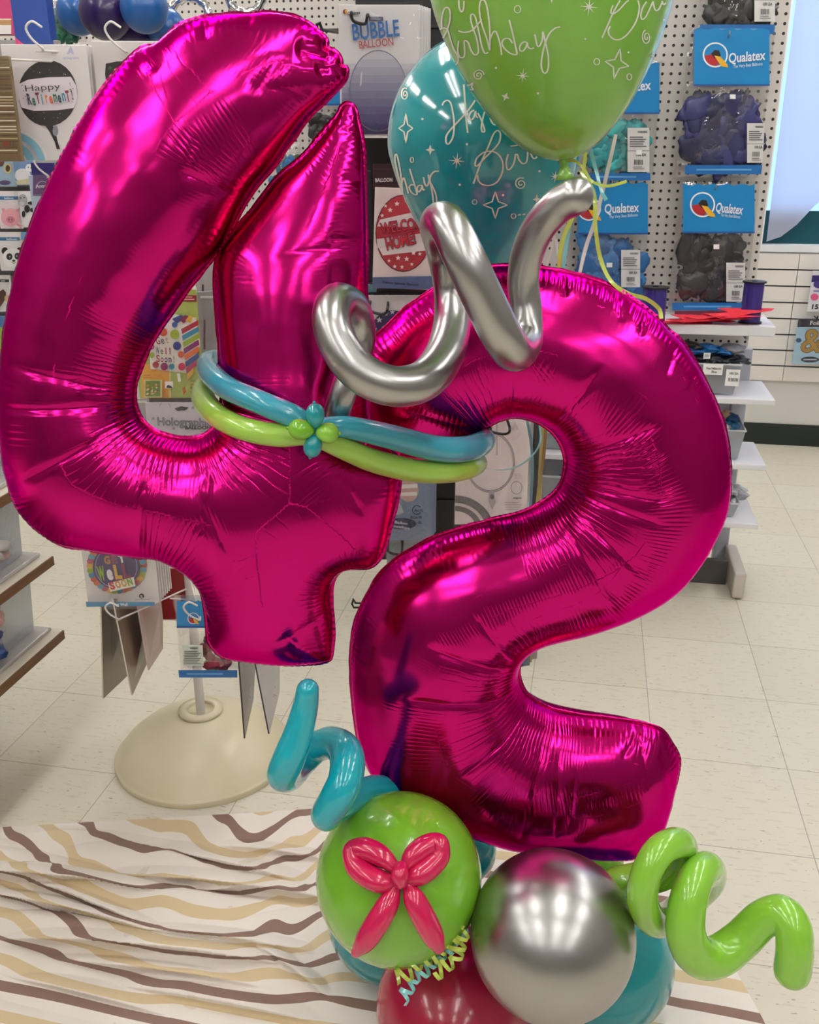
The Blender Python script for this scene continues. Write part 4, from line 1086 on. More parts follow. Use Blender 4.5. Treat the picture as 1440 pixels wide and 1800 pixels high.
_ico = None
def blob(b, c, rx, ry, rz, m, rot=0.0, rough=0.25, seed=0):
    """a crumpled soft lump"""
    global _ico
    if _ico is None:
        bm = bmesh.new(); bmesh.ops.create_icosphere(bm, subdivisions=3, radius=1)
        _ico = (np.array([tuple(v.co) for v in bm.verts]), [tuple(v.index for v in f.verts) for f in bm.faces]); bm.free()
    V, F_ = _ico
    nz = 1 + rough * (vnoise(V[:, 0] * 2.2 + seed * 3.1, V[:, 1] * 2.2 + V[:, 2] * 1.7 + seed) + 0.5 * vnoise(V[:, 0] * 5 + seed, V[:, 2] * 5 + V[:, 1] * 3))
    P = V * nz[:, None] * np.array([rx, ry, rz])
    cr, sr = math.cos(rot), math.sin(rot)
    P = np.stack([P[:, 0] * cr - P[:, 1] * sr + c[0], P[:, 0] * sr + P[:, 1] * cr + c[1], P[:, 2] + c[2]], 1)
    b.add(P, F_, m)

def pouch(label, rect, head, d, contents, region, labels=(), logo=None, word=None, tagline=None, strip=None, group='bags of uninflated balloons', yaw=0.0, headcol='1683c4', sticker=None, seed=1, puff=0.02, roll=0.0, blobs=26, name='balloon_bag', word_h=15, maroon=False):
    """clear bag of loose balloons: printed header, film, loose contents, paper labels"""
    C = Card(name, label, 'bag of balloons', rect, d, yaw, body=FILM, thick=0.0008, group=group, roll=roll)
    s = C
    rnd = random.Random(seed)
    # film front, puffed and wrinkled
    n, mrows = 22, 34; v = []; f = []
    for j in range(mrows + 1):
        for i in range(n + 1):
            u_, w_ = i / n, j / mrows
            x = s.x0 + (s.x1 - s.x0) * u_; y = s.y0 + (s.y1 - s.y0) * w_
            pf = puff * (max(0.0, math.sin(math.pi * u_)) ** 0.5) * (max(0.0, math.sin(math.pi * min(1.0, w_ * 1.02))) ** 0.5) * (1.2 - 0.75 * w_)
            z = pf + 0.004 * float(vnoise(u_ * 7 + seed, w_ * 4)) * (1 if 0 < i < n and 0 < j < mrows else 0)
            wob = 0.003 * float(vnoise(w_ * 9 + seed, u_ * 2))
            v.append((x + wob, y, max(z, 0.0005) + 0.001))
    for j in range(mrows):
        for i in range(n): a = j * (n + 1) + i; f.append((a, a + 1, a + n + 2, a + n + 1))
    b = MB(); b.add(v, f, FILM); b.build('clear_bag_front', s.o, smooth=True)
    # contents
    x0, y0, x1, y1 = region
    b = MB()
    for i in range(int(blobs * 1.5)):
        px = x0 + (x1 - x0) * (0.17 + 0.66 * rnd.random()); py = y0 + (y1 - y0) * (0.12 + 0.72 * rnd.random())
        a, c = s.L(px, py); k = s.px * (x1 - x0)
        blob(b, (a, c, 0.002 + puff * 0.45 * rnd.random()), k * (0.15 + 0.07 * rnd.random()), k * (0.11 + 0.05 * rnd.random()), puff * 0.42, contents[i % len(contents)], rnd.random() * 3.1, 0.35, i + seed)
    q = b.build('balloon_contents', s.o, smooth=True); q['kind'] = 'stuff'
    zf = puff + 0.004
    # header
    if head:
        hb = MB(); hx0, hy0, hx1, hy1 = head; nn = 14; v = []; f = []
        for j in range(7):
            for i in range(nn + 1):
                px = hx0 + (hx1 - hx0) * i / nn; py = hy0 + (hy1 - hy0) * j / 6
                if j == 0: py += (hy1 - hy0) * 0.05 * math.sin(i * 1.1 + seed) ** 2
                a, c = s.L(px, py); v.append((a, c, zf))
        for j in range(6):
            for i in range(nn): a = j * (nn + 1) + i; f.append((a, a + nn + 1, a + nn + 2, a + 1))
        mh = mat('header_' + headcol, headcol, 0.25, coat=0.4)
        hb.add(v, f, mh); hob = hb.build('printed_header', s.o, smooth=True); hob['label'] = 'blue printed header'
        s.k = int((zf + 0.0002) / 0.00025)
        s.rect(hx0, hy1 - 3, hx1, hy1, '1d4f9a')
    else: s.k = int((zf + 0.0002) / 0.00025)
    if logo:
        lx, ly, lr = logo
        s.ell(lx, ly, lr, lr, 'f2f2f0'); s.ell(lx, ly, lr * 0.88, lr * 0.88, headcol)
        s.fan([(lx - lr * .85, ly + lr * .05), (lx - lr * .2, ly - lr * .05), (lx + lr * .35, ly + lr * .55), (lx + lr * .1, ly + lr * .88), (lx - lr * .4, ly + lr * .78), (lx - lr * .75, ly + lr * .45)], 'b3222c')
        s.fan([(lx - lr * .35, ly - lr * .1), (lx - lr * .05, ly - lr * .4), (lx + lr * .3, ly - lr * .35), (lx + lr * .45, ly + lr * .05), (lx + lr * .2, ly + lr * .35), (lx - lr * .1, ly + lr * .25)], '2b1f1c')
        s.fan([(lx - lr * .1, ly + lr * .05), (lx + lr * .4, ly + lr * .15), (lx + lr * .95, ly + lr * .75), (lx + lr * 1.0, ly + lr), (lx + lr * .45, ly + lr * .9)], 'e2ae2f')
    if word: s.text('Qualatex', word[0], word[1], word_h, 'e8eef4', 0.02)
    if tagline: s.text('The Very Best Balloons', tagline[0], tagline[1], 5, 'd5e4f0', 0.01)
    if strip: s.rect(*strip, '1a67ac'); s.rect(strip[0] + 20, (strip[1] + strip[3]) / 2 - 1.5, strip[2] - 25, (strip[1] + strip[3]) / 2 + 1.5, '5f9fd0')
    if maroon: s.rect(maroon[0], maroon[1], maroon[2], maroon[3], '6d1838')
    for (a, b_, c, d_) in labels:
        s.rect(a, b_, c, d_, 'd6d4d2'); w_, h_ = c - a, d_ - b_; mid = b_ + h_ * 0.52
        s.rect(a, mid - 1, c, mid + 1.0, 'a8a8aa'); s.text('WARNING', (a + w_ * .45, b_ + h_ * .12), (a + w_ * .9, b_ + h_ * .12), 3.5, '333338', .02)
        s.lines(a + w_ * .1, b_ + h_ * .2, a + w_ * .9, b_ + h_ * .46, 5, '66666c')
        s.text('100 EA', (a + w_ * .4, mid + h_ * .12), (a + w_ * .85, mid + h_ * .12), 4.5, '2a2a30', .02)
        for i in range(9): s.rect(a + w_ * (.3 + .045 * i), mid + h_ * .2, a + w_ * (.3 + .045 * i + .022), mid + h_ * .32, '303036')
        s.lines(a + w_ * .25, mid + h_ * .36, a + w_ * .8, mid + h_ * .44, 2, '77777c')
    if sticker: s.rect(sticker[0] - 5, sticker[1] - 4, sticker[0] + 5, sticker[1] + 4, 'f0eeee')
    s.done()
    return s
def rub(col): return mat('rubber_' + col, col, 0.45, coat=0.15)

# ------------------------------------------------------------------ pegboards
def pegboard_mat():
    m = mat('pegboard', 'cfcac4', 0.55)
    N, L = nodes(m)
    global mth_
    tc = N.new('ShaderNodeTexCoord'); sep = N.new('ShaderNodeSeparateXYZ'); L.new(tc.outputs['Object'], sep.inputs[0])
    def mt(op, a, b=None):
        n = N.new('ShaderNodeMath'); n.operation = op
        for i, q in enumerate((a, b)):
            if q is None: continue
            if hasattr(q, 'is_output'): L.new(q, n.inputs[i])
            else: n.inputs[i].default_value = q
        return n.outputs[0]
    g = []
    for ax in (0, 2):
        fr = mt('SUBTRACT', mt('FRACT', mt('DIVIDE', sep.outputs[ax], 0.0254)), 0.5)
        g.append(mt('MULTIPLY', fr, fr))
    hole = mt('LESS_THAN', mt('ADD', g[0], g[1]), 0.030)
    mx = N.new('ShaderNodeMix'); mx.data_type = 'RGBA'
    a = [i for i in mx.inputs if i.type == 'RGBA']
    a[0].default_value = lin('d2ccc6'); a[1].default_value = lin('191512')
    L.new(hole, mx.inputs['Factor']); L.new([o for o in mx.outputs if o.type == 'RGBA'][0], N['Principled BSDF'].inputs['Base Color'])
    return m
PEG = pegboard_mat()
M_WHITE = mat('shelf_white', 'e3e2e6', 0.35); M_GREY = mat('upright_grey', 'b9bcc8', 0.4); M_BLACK = mat('black_steel', '0d0c0e', 0.4); M_WIRE = mat('white_wire', 'd8d4d0', 0.35)

# right gondola
GX1 = 0.552; GX0 = -0.30; GB = 3.20; GFR = 2.885
gon = empty('gondola_shelving', (0.1, GB, 0)); tag(gon, 'white gondola unit with pegboard back and four shelves, right of the numeral two', 'shelving')
def gpart(name, boxes, m, bevel=0.0):
    q = MB()
    for lo, hi in boxes: q.box(lo, hi, m)
    o = q.build(name, gon, bevel=bevel); o.matrix_parent_inverse = gon.matrix_basis.inverted(); return o
peg = gpart('pegboard', [((-0.62, GB, 0.72), (0.505, GB + 0.012, 2.3))], PEG)
gpart('back_panel', [((-0.62, GB, 0.05), (0.505, GB + 0.012, 0.72))], M_WHITE)
gpart('upright', [((0.47, GB - 0.05, 0.0), (0.515, GB - 0.001, 0.76))], M_GREY, 0.003)
gpart('upright', [((0.28, GB - 0.05, 0.0), (0.32, GB - 0.001, 0.74))], M_GREY, 0.003)
shz = [onY(1350, 577, GFR)[2], onY(1357, 703, GFR)[2], onY(1342, 818, GFR)[2], onY(1333, 922, GFR)[2]]
for i, z in enumerate(shz):
    th = 0.030 if i == 0 else 0.018
    gpart('shelf', [((GX0, GFR + (0.03 if i == 0 else 0), z - th), (GX1 - (0.02 if i == 0 else 0), GB - 0.06, z))], M_WHITE, 0.003)
for bx_ in [((0.46, GFR + 0.06, shz[1] - 0.04), (0.466, GB - 0.05, shz[1] - 0.018)), ((0.46, GFR + 0.06, shz[2] - 0.04), (0.466, GB - 0.05, shz[2] - 0.018)), ((0.46, GFR + 0.06, shz[3] - 0.04), (0.466, GB - 0.05, shz[3] - 0.018)), ((0.46, GFR + 0.08, shz[0] - 0.05), (0.466, GB - 0.05, shz[0] - 0.03))]: gpart('shelf_bracket', [bx_], M_GREY)
gpart('foot', [((0.505, 2.905, 0.006), (0.542, GB - 0.05, 0.095))], mat('scuffed_foot', 'c4bcb4', 0.5), 0.006)
gpart('kick_plate', [((GX0, 3.02, 0.0), (0.50, 3.04, 0.085))], mat('kick_grey', '4a4644', 0.6))
# left pegboard
b = MB(); b.box((-1.9, 0, 0), (0, 0.012, 2.35), PEG)
for xx in (-1.86, -0.06):
    b.box((xx - 0.02, 0.013, -0.0), (xx + 0.02, 0.05, 2.35), M_GREY)
o = b.build('pegboard_panel', None, Matrix.Translation((-0.66, 3.62, 0.0)))
tag(o, 'white pegboard panel seen behind the top of the numeral four', 'pegboard')

def hook(name, label, P, r, m, group=None, cat='hook'):
    b = MB(); b.tube(catmull([np.array(p, float) for p in P], 6), r, m, seg=8)
    return tag(b.build(name, None, smooth=True), label, cat, group)
BAGD = 3.02
def yfix(x, y, Y): return onY(x, y, Y) @ _fw
NAVY = [rub('2b2c58'), rub('232449'), rub('33356a')]; CHAR = [rub('2c2b2e'), rub('222124'), rub('353438')]
TURQ = [rub('2f9a9c'), rub('25858c'), rub('3fb0b0')]; BLUE = [rub('2a68a4'), rub('225a94'), rub('3a7ab6')]
pouch('clear bag of black balloons cut by the top edge, highest on the right pegboard', (1232, -90, 1364, 66), None, yfix(1300, 0, 3.13), CHAR, (1236, -60, 1362, 50), labels=[(1321, -38, 1357, 40)], strip=(1226, 45, 1362, 62), seed=11)
pouch('clear bag of navy balloons with blue bird-logo header, upper right pegboard', (1200, 48, 1348, 312), (1216, 50, 1348, 152), yfix(1275, 180, 3.12), NAVY, (1192, 168, 1344, 306), labels=[(1308, 217, 1339, 286)], logo=(1253, 98, 22), word=((1276, 112), (1340, 106)), tagline=((1284, 121), (1335, 116)), strip=(1200, 290, 1341, 306), sticker=(1282, 171), seed=2, blobs=30)
pouch('clear bag of black balloons with blue bird-logo header, above the red paper on the shelf', (1184, 320, 1322, 556), (1197, 322, 1322, 409), yfix(1250, 440, 3.12), CHAR, (1186, 415, 1318, 535), labels=[(1272, 460, 1305, 528)], logo=(1231, 359, 22), word=((1253, 371), (1300, 376)), tagline=((1262, 379), (1296, 383)), strip=(1178, 530, 1306, 543), sticker=(1254, 432), seed=3, blobs=30, maroon=(1182, 544, 1305, 553))
pouch('clear bag of turquoise balloons half hidden by the lime helium balloon', (1035, 108, 1156, 318), (1040, 110, 1156, 201), yfix(1100, 210, 3.12), TURQ, (1030, 212, 1142, 306), labels=[(1100, 225, 1138, 302)], word=((1072, 165), (1141, 158)), strip=(1030, 304, 1140, 317), sticker=(1119, 268), seed=4, logo=(1055, 150, 20))
pouch('clear bag of royal blue balloons with blue bird-logo header, below the turquoise bag', (1012, 318, 1137, 540), (1014, 319, 1136, 411), yfix(1075, 430, 3.12), BLUE, (1012, 415, 1138, 532), labels=[(1089, 438, 1122, 503)], logo=(1033, 366, 21), word=((1060, 374), (1120, 371)), tagline=((1068, 383), (1118, 379)), sticker=(1068, 464), seed=5, blobs=30)
for (x, y, w) in [(1282, 62, 'navy bag'), (1258, 330, 'lower black bag'), (1098, 122, 'turquoise bag'), (1076, 322, 'royal blue bag'), (1295, -80, 'topmost black bag')]:
    a = onY(x, y, 3.199); c = onY(x, y + 2, 3.085)
    hook('peg_hook', 'thin metal peg hook holding up the ' + w + ' on the right pegboard', [a, (a + c) / 2, c, c + np.array([0, -0.006, 0.012])], 0.0022, mat('hook_steel', 'a9a6a2', 0.3, metal=1.0))

# things on the right gondola's shelves
zt = shz[0]
def spool(px, label):
    c = onZ(px[0], px[1], zt + 0.001); k = mpp(px[0], px[1], c @ _fw); R = px[2] * k; Hh = px[3] * k * 1.05
    e = empty('ribbon_spool', (c[0], c[1] , zt + 0.001)); tag(e, label, 'ribbon spool', None)
    b = MB(); b.lathe([(0, .004), (R * .86, .004), (R * .86, Hh - .004), (0, Hh - .004)], add_bump(mat('spool_ribbon_violet', '33287c', 0.22, coat=0.5), 60, 0.001, stretch=(0.05, 0.05, 6)), 36); b.build('wound_ribbon', e, smooth=False)
    for z0 in (0, Hh - 0.004):
        b = MB(); b.lathe([(R * .25, z0), (R, z0), (R, z0 + .004), (R * .25, z0 + .004), (R * .25, z0)], M_BLACK, 36); b.build('flange', e)
spool((1318, 567, 20, 68), 'violet ribbon spool standing at the right end of the top shelf')
spool((1147, 570, 24, 62), 'violet ribbon spool on the top shelf, half hidden behind the numeral two')
b = MB()
for i in range(9):
    px = 1195 + i * 13 + random.uniform(-4, 4); c = onZ(px + 10, 572 + random.uniform(-6, 3), zt); a = random.uniform(-.5, .5)
    w, l = 0.035, 0.075
    dx = np.array([math.cos(a), math.sin(a), 0]); dy = np.array([-math.sin(a), math.cos(a), 0])
    z0 = zt + 0.002 + i * 0.0026
    pts = []
    for (u_, v_) in ((-l, -w), (-l * .2, -w * 1.1), (l, -w * .8), (l * 1.1, w * .3), (l * .3, w), (-l * .7, w * .8)):
        p = c + dx * u_ + dy * v_; pts.append((min(p[0], GX1 - 0.01), min(max(p[1], GFR + 0.02), GB - 0.07), z0 + 0.010 * abs(u_ / l) * (i % 3)))
    b.add(pts, [tuple(range(6))], mat('red_tissue', 'e4253e', 0.6))
    b.add([(p[0], p[1], p[2] - 0.0005) for p in pts], [tuple(range(5, -1, -1))], mat('red_tissue', 'e4253e', 0.6))
tag(b.build('tissue_paper', None), 'loose pile of red paper pieces lying on the top shelf', 'paper')

def bin_box(label, lo, hi, contents, seed=0, taper=0.012, tint=0.3, fillz=0.6, cxr=(.28, .44), cyr=(.28, .44), label_text=None, over=0.0, name='plastic_bin', col='dfe3ea'):
    """open-topped clear bin with rim and loose contents"""
    e = empty(name, ((lo[0] + hi[0]) / 2, (lo[1] + hi[1]) / 2, lo[2])); tag(e, label, 'bin')
    inv = e.matrix_basis.inverted()
    def ring(x0, y0, x1, y1, z): return [(x0, y0, z), (x1, y0, z), (x1, y1, z), (x0, y1, z)]
    t = taper
    v = ring(lo[0] + t, lo[1] + t, hi[0] - t, hi[1] - t, lo[2] + .001) + ring(lo[0], lo[1], hi[0], hi[1], hi[2])
    f = [(0, 3, 2, 1)] + [(i, (i + 1) % 4, 4 + (i + 1) % 4, 4 + i) for i in range(4)]
    b = MB(); b.add(v, f, film('clear_bin', col, gloss=0.06, rough=0.2, tint=tint, bump=0.001)); q = b.build('clear_shell', e); q.matrix_parent_inverse = inv
    b = MB(); b.tube(ring(lo[0], lo[1], hi[0], hi[1], hi[2]), 0.004, film('clear_rim', 'eef0f4', gloss=0.12, rough=0.15, tint=0.55), seg=6, closed=True); q = b.build('rim', e); q.matrix_parent_inverse = inv
    rnd = random.Random(seed); b = MB(); H_ = hi[2] - lo[2]
    rmx = min(hi[0] - lo[0], hi[1] - lo[1])
    for i in range(16):
        c = (lo[0] + (hi[0] - lo[0]) * (cxr[0] + cxr[1] * rnd.random()), lo[1] + (hi[1] - lo[1]) * (cyr[0] + cyr[1] * rnd.random()), lo[2] + H_ * (0.16 + (fillz - .2) * rnd.random()))
        blob(b, c, rmx * .16, rmx * .14, H_ * .13, contents[i % len(contents)], rnd.random() * 3, .35, i + seed)
    q = b.build('bin_contents', e, smooth=True); q['kind'] = 'stuff'; q.matrix_parent_inverse = inv
    return e, inv
# bin with label holder on the second shelf
z2 = shz[1]; p0 = onY(1208, 640, 2.905); p1 = onY(1304, 640, 2.905)
e, inv = bin_box('clear bin of dark balloon bags with a paper name label, on the second shelf', (p0[0], 2.905, z2 + .004), (p1[0], 3.12, onY(1250, 640, 2.905)[2]), [rub('3a3e48'), rub('4c525c')], 5, tint=0.3, fillz=0.8)
def label_plate(par, inv, x0, y0, x1, y1, Y, rows, name='paper_label'):
    b = MB(); A = onY(x0, y1, Y); Bq = onY(x1, y0, Y)
    b.box((A[0], Y - .001, A[2]), (Bq[0], Y, Bq[2]), ink('f2f0ef'))
    for (body, a0, a1, yb, h) in rows:
        V, F_ = text_mesh(body, 0.02); xa, xb = V[:, 0].min(), V[:, 0].max(); P0 = onY(a0, yb, Y); P1 = onY(a1, yb, Y)
        sx = (P1[0] - P0[0]) / (xb - xa); sy = h * mpp(x0, y0, P0 @ _fw) / .7
        b.add([(P0[0] + (q[0] - xa) * sx, Y - .0016, P0[2] + q[1] * sy) for q in V], F_, ink('26262c'))
    o = b.build(name, par)
    if par is not None: o.matrix_parent_inverse = inv
    return o
label_plate(e, inv, 1235, 640, 1272, 658, 2.898, [('Pearl Midnight', 1242, 1268, 649, 4), ('Blue', 1251, 1260, 655, 4)])
label_plate(e, inv, 1274, 650, 1302, 678, 2.8985, [('100 EA', 1282, 1298, 658, 4), ('IIIIIIII', 1280, 1297, 670, 6)])
# bags heaped above that bin
b = MB(); rnd = random.Random(3)
for i, (px, py, m_) in enumerate([(1222, 616, rub('17559a')), (1245, 612, rub('1f6cb0')), (1270, 618, rub('2470b4')), (1290, 612, rub('8b8d94')), (1230, 628, rub('22242c')), (1255, 630, rub('2a2c34')), (1282, 630, rub('24262e')), (1298, 632, rub('30323a')), (1215, 606, rub('25181c'))]):
    c = onY(px, py, 2.97); blob(b, c, .028, .04, .012, m_, rnd.random(), .4, i)
o = b.build('balloon_bag', None, smooth=True); tag(o, 'crumpled blue and black balloon bag lying on top of the labelled bin', 'bag of balloons')
c = Card('price_tag', 'small white price sticker on the bag above the labelled bin', 'price tag', (1237, 620, 1249, 631), onY(1243, 626, 2.93) @ _fw, 0.0, 'f2f2f2', .001); c.lines(1239, 623, 1247, 629, 3, '8a8a90'); c.done()
bin_box('clear bin with blue packets on the third shelf, right of the numeral two', (onY(1262, 790, 2.91)[0], 2.91, shz[2] + .004), (onY(1307, 790, 2.91)[0], 3.1, onY(1290, 757, 2.91)[2]), [rub('3a86b8'), rub('c8ccd4'), rub('5a6a78')], 8, fillz=.9)
bin_box('clear bin on the lowest shelf, right of the numeral two', (onY(1250, 915, 2.92)[0], 2.92, shz[3] + .004), (onY(1296, 915, 2.92)[0], 3.1, onY(1285, 885, 2.92)[2]), [rub('2f6f9a'), rub('9aa0a8')], 9, fillz=.8)
b = MB()
for i, (px, py, m_) in enumerate([(1288, 862, rub('d8dadf')), (1296, 870, rub('9b9ea8')), (1284, 874, rub('55585f')), (1292, 880, rub('e6e6ea')), (1302, 862, rub('c9ccd4'))]):
    blob(b, onY(px, py, 3.0), .016, .03, .014, m_, i, .5, i)
tag(b.build('packet', None, smooth=True), 'crumpled clear packet heaped on the bin of the lowest shelf', 'packet')
b = MB()
for i, (px, py, m_) in enumerate([(1276, 742, rub('2a6aa0')), (1284, 734, rub('1d4f80')), (1272, 730, rub('b8977a')), (1290, 748, rub('3a88b8'))]):
    blob(b, onY(px, py, 3.04), .018, .03, .014, m_, i, .4, i + 2)
tag(b.build('packet', None, smooth=True), 'blue packet standing in the bin of the third shelf', 'packet')
bin_box('clear bin of light packets seen through the opening of the numeral two', (onY(952, 790, 2.92)[0], 2.92, shz[2] + .003), (onY(1060, 790, 2.92)[0], 3.1, onY(975, 760, 2.92)[2]), [rub('c8ced0'), rub('9fb0b4')], 12, fillz=.9)
bin_box('clear bin of blue packets low in the opening of the numeral two', (onY(950, 870, 2.92)[0], 2.92, shz[3] + .003), (onY(1060, 870, 2.92)[0], 3.1, onY(975, 838, 2.92)[2]), [rub('234a86'), rub('a8aeb8'), rub('1d3560')], 13, fillz=.9)

# goods on the slatted wall
YS = YB - 0.05
def wallcard(label, rect, col, **k): return Card('balloon_package', label, 'package', rect, onY((rect[0] + rect[2]) / 2, (rect[1] + rect[3]) / 2, YS) @ _fw, 0.0, col, **k)
c = wallcard('light blue package with a gold ampersand balloon, on the slatted wall', (1398, 560, 1462, 640), 'a9cde4')
c.rect(1398, 560, 1462, 575, '241c34'); c.text('Foil', (1424, 571), (1440, 571), 7, 'e8e8ee', .02); c.text('&', (1407, 618), (1444, 618), 40, 'b08a3a', .015, outline='6b4a1c', ow=.02)
c.ell(1424, 632, 16, 5, '1d2238'); c.rect(1412, 631, 1436, 633, 'b8bcc8'); c.ell(1404, 598, 5, 4, '2a4a86'); c.sleeve(); c.done()
c = wallcard('white and purple package at the right edge above the ampersand one', (1424, 476, 1470, 548), 'dfdde4')
c.rect(1424, 484, 1470, 496, '33246a'); c.ell(1440, 500, 10, 7, '4a3a8a'); c.ell(1432, 522, 7, 6, 'd85a86'); c.rect(1430, 510, 1460, 513, '8a8ac0'); c.text('15', (1427, 543), (1438, 543), 8, '1c1c24', .03); c.done()
for (x, y, w) in [(1432, 556, 'ampersand package'), (1448, 470, 'white and purple package')]:
    a = onY(x, y, YB - 0.019); hook('wall_hook', 'wall hook holding the ' + w + ' on the slatted wall', [a, a + np.array([0, -0.06, 0.0]), a + np.array([0, -0.066, 0.01])], 0.003, M_BLACK)

# ------------------------------------------------------------------ white spinner rack with a cream dome base
M_CREAM = mat('cream_plastic', 'ddd3b4', 0.35, coat=0.1)
PX_, PY_ = -0.835, 1.80
rack = empty('spinner_rack', (PX_, PY_, 0)); tag(rack, 'white wire spinner rack on a round cream domed base', 'display rack')
b = MB(); b.lathe([(0.0, 0.0), (0.204, 0.0), (0.2045, 0.0005), (0.2055, 0.013), (0.2050, 0.0145), (0.2030, 0.0155), (0.200, 0.020), (0.185, 0.040), (0.155, 0.066), (0.115, 0.092), (0.075, 0.110), (0.052, 0.117), (0.050, 0.119), (0.046, 0.121), (0.030, 0.121), (0.027, 0.118), (0.0, 0.112)], M_CREAM, 64)
b.build('domed_base', rack, smooth=True)
b = MB(); b.lathe([(0.048, 0.1205), (0.051, 0.119), (0.051, 0.127), (0.034, 0.129), (0.030, 0.127), (0.030, 0.118)], M_CREAM, 48); b.build('collar', rack, smooth=True)
b = MB(); b.tube([(0, 0, 0.10), (0, 0, 1.52)], 0.0105, M_WIRE, seg=20); b.build('pole', rack, smooth=True)
def rack_arm(P, r=0.0020, loop=True, side=1):
    """wire arm from the pole out to a package, ending in an upturned loop"""
    P = np.array(P, float); z = P[2]
    pts = [np.array([PX_, PY_, z]) + (np.array([P[0], P[1], z]) - np.array([PX_, PY_, z])) * t for t in (0.03, 0.5, 1.0)]
    if loop:
        w = 0.016 * _r * side
        pts += [P - _fw * .012 + np.array([0, 0, .004]) - w * .3, P - _fw * .018 - w * 1.2 + np.array([0, 0, .018]), P - _fw * .02 - w * 1.6 + np.array([0, 0, .034]), P - _fw * .02 - w * .9 + np.array([0, 0, .044]), P - _fw * .018 + np.array([0, 0, .036])]
    b = MB(); b.tube(catmull(pts, 6), r, M_WIRE, seg=8)
    o = b.build('hook_arm', rack, smooth=True); o.matrix_parent_inverse = rack.matrix_basis.inverted()
BACKS = 'packages hanging behind a front one'

# Happy Retirement package
c = Card('balloon_package', 'white package with a black HAPPY RETIREMENT balloon, upper left on a white hook', 'package', (14, 78, 162, 282), 1.84, 0.05, 'ded9d8', .004)
c.ell(84, 164, 52, 58, '2b2527'); c.fan([(33, 148), (50, 140), (84, 136), (125, 135), (134, 150), (137, 175), (130, 190), (100, 194), (60, 195), (38, 189), (32, 170)], 'e6dde4')
c.poly([(78, 218), (92, 218), (98, 232), (102, 250), (106, 262), (100, 262), (96, 248), (88, 232)], '2b2527'); c.ell(98, 230, 5, 9, '8b8f9a')
for i in range(46):
    a = random.uniform(0, 6.28); r_ = random.uniform(0, 1) ** .5
    x, y = 84 + 48 * r_ * math.cos(a), 164 + 54 * r_ * math.sin(a)
    if y < 132 or y > 198: c.ell(x, y, .9, .9, random.choice(['b8b0a8', '8a8078', 'd8d0c8']), 6)
c.text('Happy', (47, 161), (108, 157), 10, '2a2628', -.005)
c.letters('ReTiremenT!', (52, 185), (135, 176), 17, ['2b2a5a', '1f6a5e', '7a2038', '2f8aa8', 'e07a3a', 'd8603a', '2a6a5a', '2c5a68', '2f8aa8', '8a2038', '6a2038'], .035, 1.2)
for i in range(14): c.ell(random.choice([42, 45, 48, 120, 126, 131]), random.uniform(146, 186), .9, .9, random.choice(['2a2628', '7a6a70']), 6)
c.arc(20, 292, 52, 64, 0, 92, '7fb6cc', 0.95); c.arc(20, 292, 66, 68, 0, 92, 'e8e4e2', .95); c.arc(20, 292, 33, 46, 0, 92, '7fb6cc', 0.95)
c.fan([(128, 82), (134, 96), (131, 97), (128, 91), (124, 97), (121, 96)], 'b8b8d4'); c.text('anagram', (115, 105), (142, 105), 4, 'a9a8cc', .01)
c.rect(67, 92, 94, 93.5, 'b5b0ae'); c.lines(132, 222, 150, 232, 3, 'c2bcba'); c.sleeve(); c.done()
c.stack(7, 'white balloon package in the stack behind the HAPPY RETIREMENT one, only its edge showing', 'packages behind the retirement package', .0022, .011)
rack_arm(at(84, 90, 1.832), side=1)
# second package, mostly hidden
c = Card('balloon_package', 'white package right of the HAPPY RETIREMENT one, mostly behind the numeral four', 'package', (170, 72, 320, 260), 1.86, 0.05, 'ddd8d7', .004)
c.fan([(186, 112), (206, 108), (280, 108), (290, 150), (280, 220), (200, 220), (188, 160), (185, 130)], '2a2a26'); c.ell(205, 124, 5, 4, 'd88a4a', 10); c.star(194, 120, 5, '4a6a44', 6); c.ell(196, 140, 4, 6, 'a8a8a8', 10); c.text('Happy', (200, 150), (270, 148), 18, 'e8e0d8', .02); c.sleeve(); c.done()
rack_arm(at(220, 90, 1.852), side=1)
# gold packages, edge on
c = Card('balloon_package', 'clear package with gold and brown print hanging edge on at the left picture edge', 'package', (-30, 98, 27, 284), 1.79, 0.0, 'b09a78', .012, body=mat('gold_pack', '7d6848', 0.35, coat=.4))
for i in range(34): c.rect(-20, 102 + i * 5.2, 34, 104.2 + i * 5.2, random.choice(['b9a27a', '6a4c2e', 'd8ccb4', '7e5c36', '8a7654']))
c.ell(14, 253, 5, 6, '8a3a28', 12); c.rect(20, 249, 23, 258, '6a4a34'); c.rect(26, 249, 29, 258, '6a4a34'); c.sleeve(); c.done()
rack_arm(at(6, 104, 1.80), loop=False)
# purple package below
c = Card('balloon_package', 'purple and pale blue balloon package on a white hook, below the HAPPY RETIREMENT one', 'package', (58, 308, 150, 440), 2.06, 0.1, 'b9c6dc', .004)
c.rect(58, 308, 150, 344, '6a4a7e'); c.arc(75, 328, 9, 10, 0, 180, 'cfc4d8'); c.text('Anagram', (63, 331), (98, 327), 6, 'e8e2ea', .02); c.rect(58, 341, 150, 342, '8f78a8'); c.sleeve(); c.done()
rack_arm(at(92, 312, 2.05), side=1)
c = Card('balloon_package', 'dark indigo package peeping out between the purple package and the HAPPY RETIREMENT one', 'package', (56, 286, 104, 330), 2.12, .0, '2a1c66', .004); c.rect(96, 286, 98, 330, '8a86a0'); c.done()
